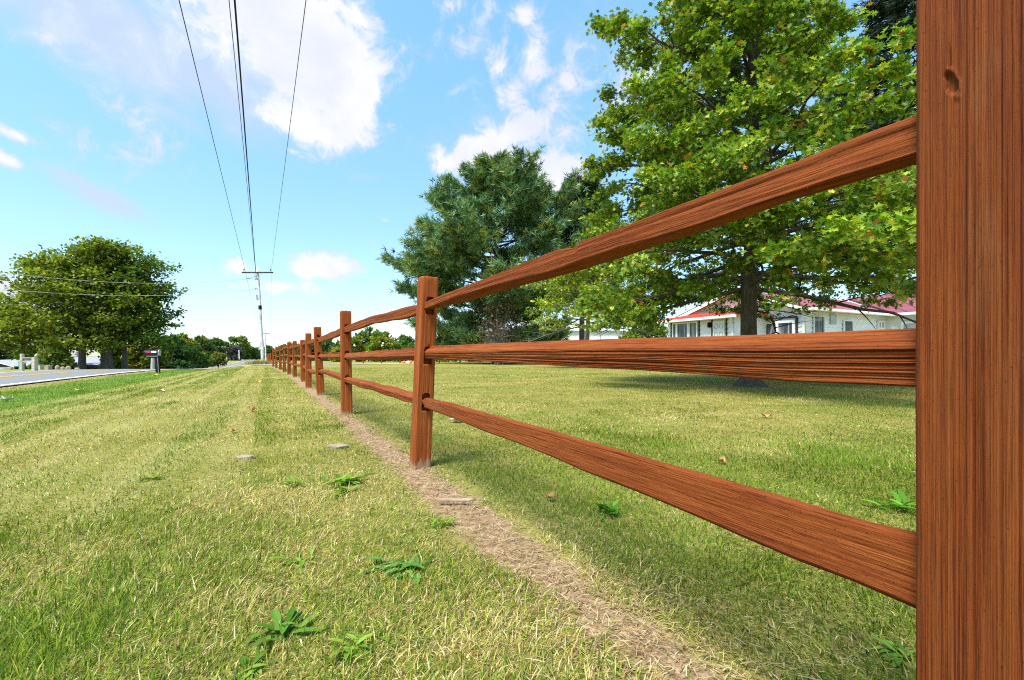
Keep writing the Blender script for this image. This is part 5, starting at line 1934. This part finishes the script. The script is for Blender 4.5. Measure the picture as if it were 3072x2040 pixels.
weed('weed tuft left of the track near the flat chip', 1320, 1580, .10, 15, 10, None, .7)


def fallen_leaf(label, px, py, size, mat, seed, curl=.3, name='fallen_leaf', cat='leaf', lift=.018, shape=OAK_V):
    r = np.random.default_rng(seed)
    n = 9
    V = []
    for i in range(n):
        x_ = i / (n - 1)
        w = .36 * math.sin(math.pi * min(1, x_ * .92 + .06)) * (1 + .45 * math.sin(i * 2.4 + seed))
        z_ = curl * (x_ - .5) ** 2 * 2
        V += [(x_ - .5, w, z_ + .35 * curl), (x_ - .5, 0, z_), (x_ - .5, -w, z_ + .25 * curl * (1 + math.sin(i)))]
    m = MB().add([(a * size, b_ * size, c * size) for a, b_, c in V], [(3 * i + k, 3 * i + k + 1, 3 * i + k + 4, 3 * i + k + 3) for i in range(n - 1) for k in (0, 1)])
    o = m.build(name, mat, None, spot(px, py) + Vector((0, 0, lift)), r.uniform(0, 6))
    sol = o.modifiers.new('thick', 'SOLIDIFY')
    sol.thickness = .0012
    tag(o, label, cat)


fallen_leaf('pale curled leaf at the left edge of the lawn', 20, 1206, 0.177, M['paper'], 1, .5)
fallen_leaf('pale dry leaf lying on the left lawn short of the mailbox', 480, 1176, 0.190, M['paper'], 2, .25)
fallen_leaf('yellow leaf on the lawn in front of the utility pole', 777, 1149, 0.177, M['yellow_leaf'], 3, .5)
fallen_leaf('buff leaf on the lawn left of the second post', 757, 1236, 0.116, M['dry_leaf'], 4, .5)
fallen_leaf('yellow leaf in the grass below the mailbox', 465, 1128, 0.204, M['yellow_leaf'], 5, .3)
fallen_leaf('orange leaf near the lush green strip by the road', 238, 1175, 0.163, M['yellow_leaf'], 6, .3)
fallen_leaf('tan curled oak leaf in the grass right of the track', 1650, 1506, 0.051, M['dry_leaf'], 7, .7)
fallen_leaf('white paper scrap in the grass right of the nearest whole post', 1368, 1268, 0.177, M['paper'], 8, .3, 'paper_scrap', 'paper')
fallen_leaf('small dry leaf on the left lawn beyond the stone', 700, 1300, 0.068, M['dry_leaf'], 9, .5)
fallen_leaf('dry leaf in the yard below the middle rail', 2300, 1255, 0.109, M['dry_leaf'], 10, .5)
fallen_leaf('dark dry leaf in the yard behind the lower rail', 2165, 1395, 0.068, M['dry_leaf'], 11, .6)
o = lump(.16, .07, .022, 91, 9).build('flat_stone', M['stone'], None, spot(1013, 1345) + Vector((0, 0, .015)), .3)
tag(o, 'flat pale stone half buried in the lawn left of the track', 'stone')
o = lump(.13, .06, .018, 92, 9).build('flat_stone', M['stone'], None, spot(737, 1377) + Vector((0, 0, .012)), .1)
tag(o, 'buff stone sunk in the lawn farther left of the weeds', 'stone')
m = MB().prism([(-.085, -.012, 0), (.07, -.016, 0), (.09, .002, 0), (.06, .014, 0), (-.08, .010, 0)], (0, 0, 0), (0, 0, .009))
o = m.build('wood_chip', M['chip'], None, spot(1365, 1516) + Vector((0, 0, .022)), .0, bevel=.002)
tag(o, 'flat pale wood splinter lying on the worn track', 'wood chip')
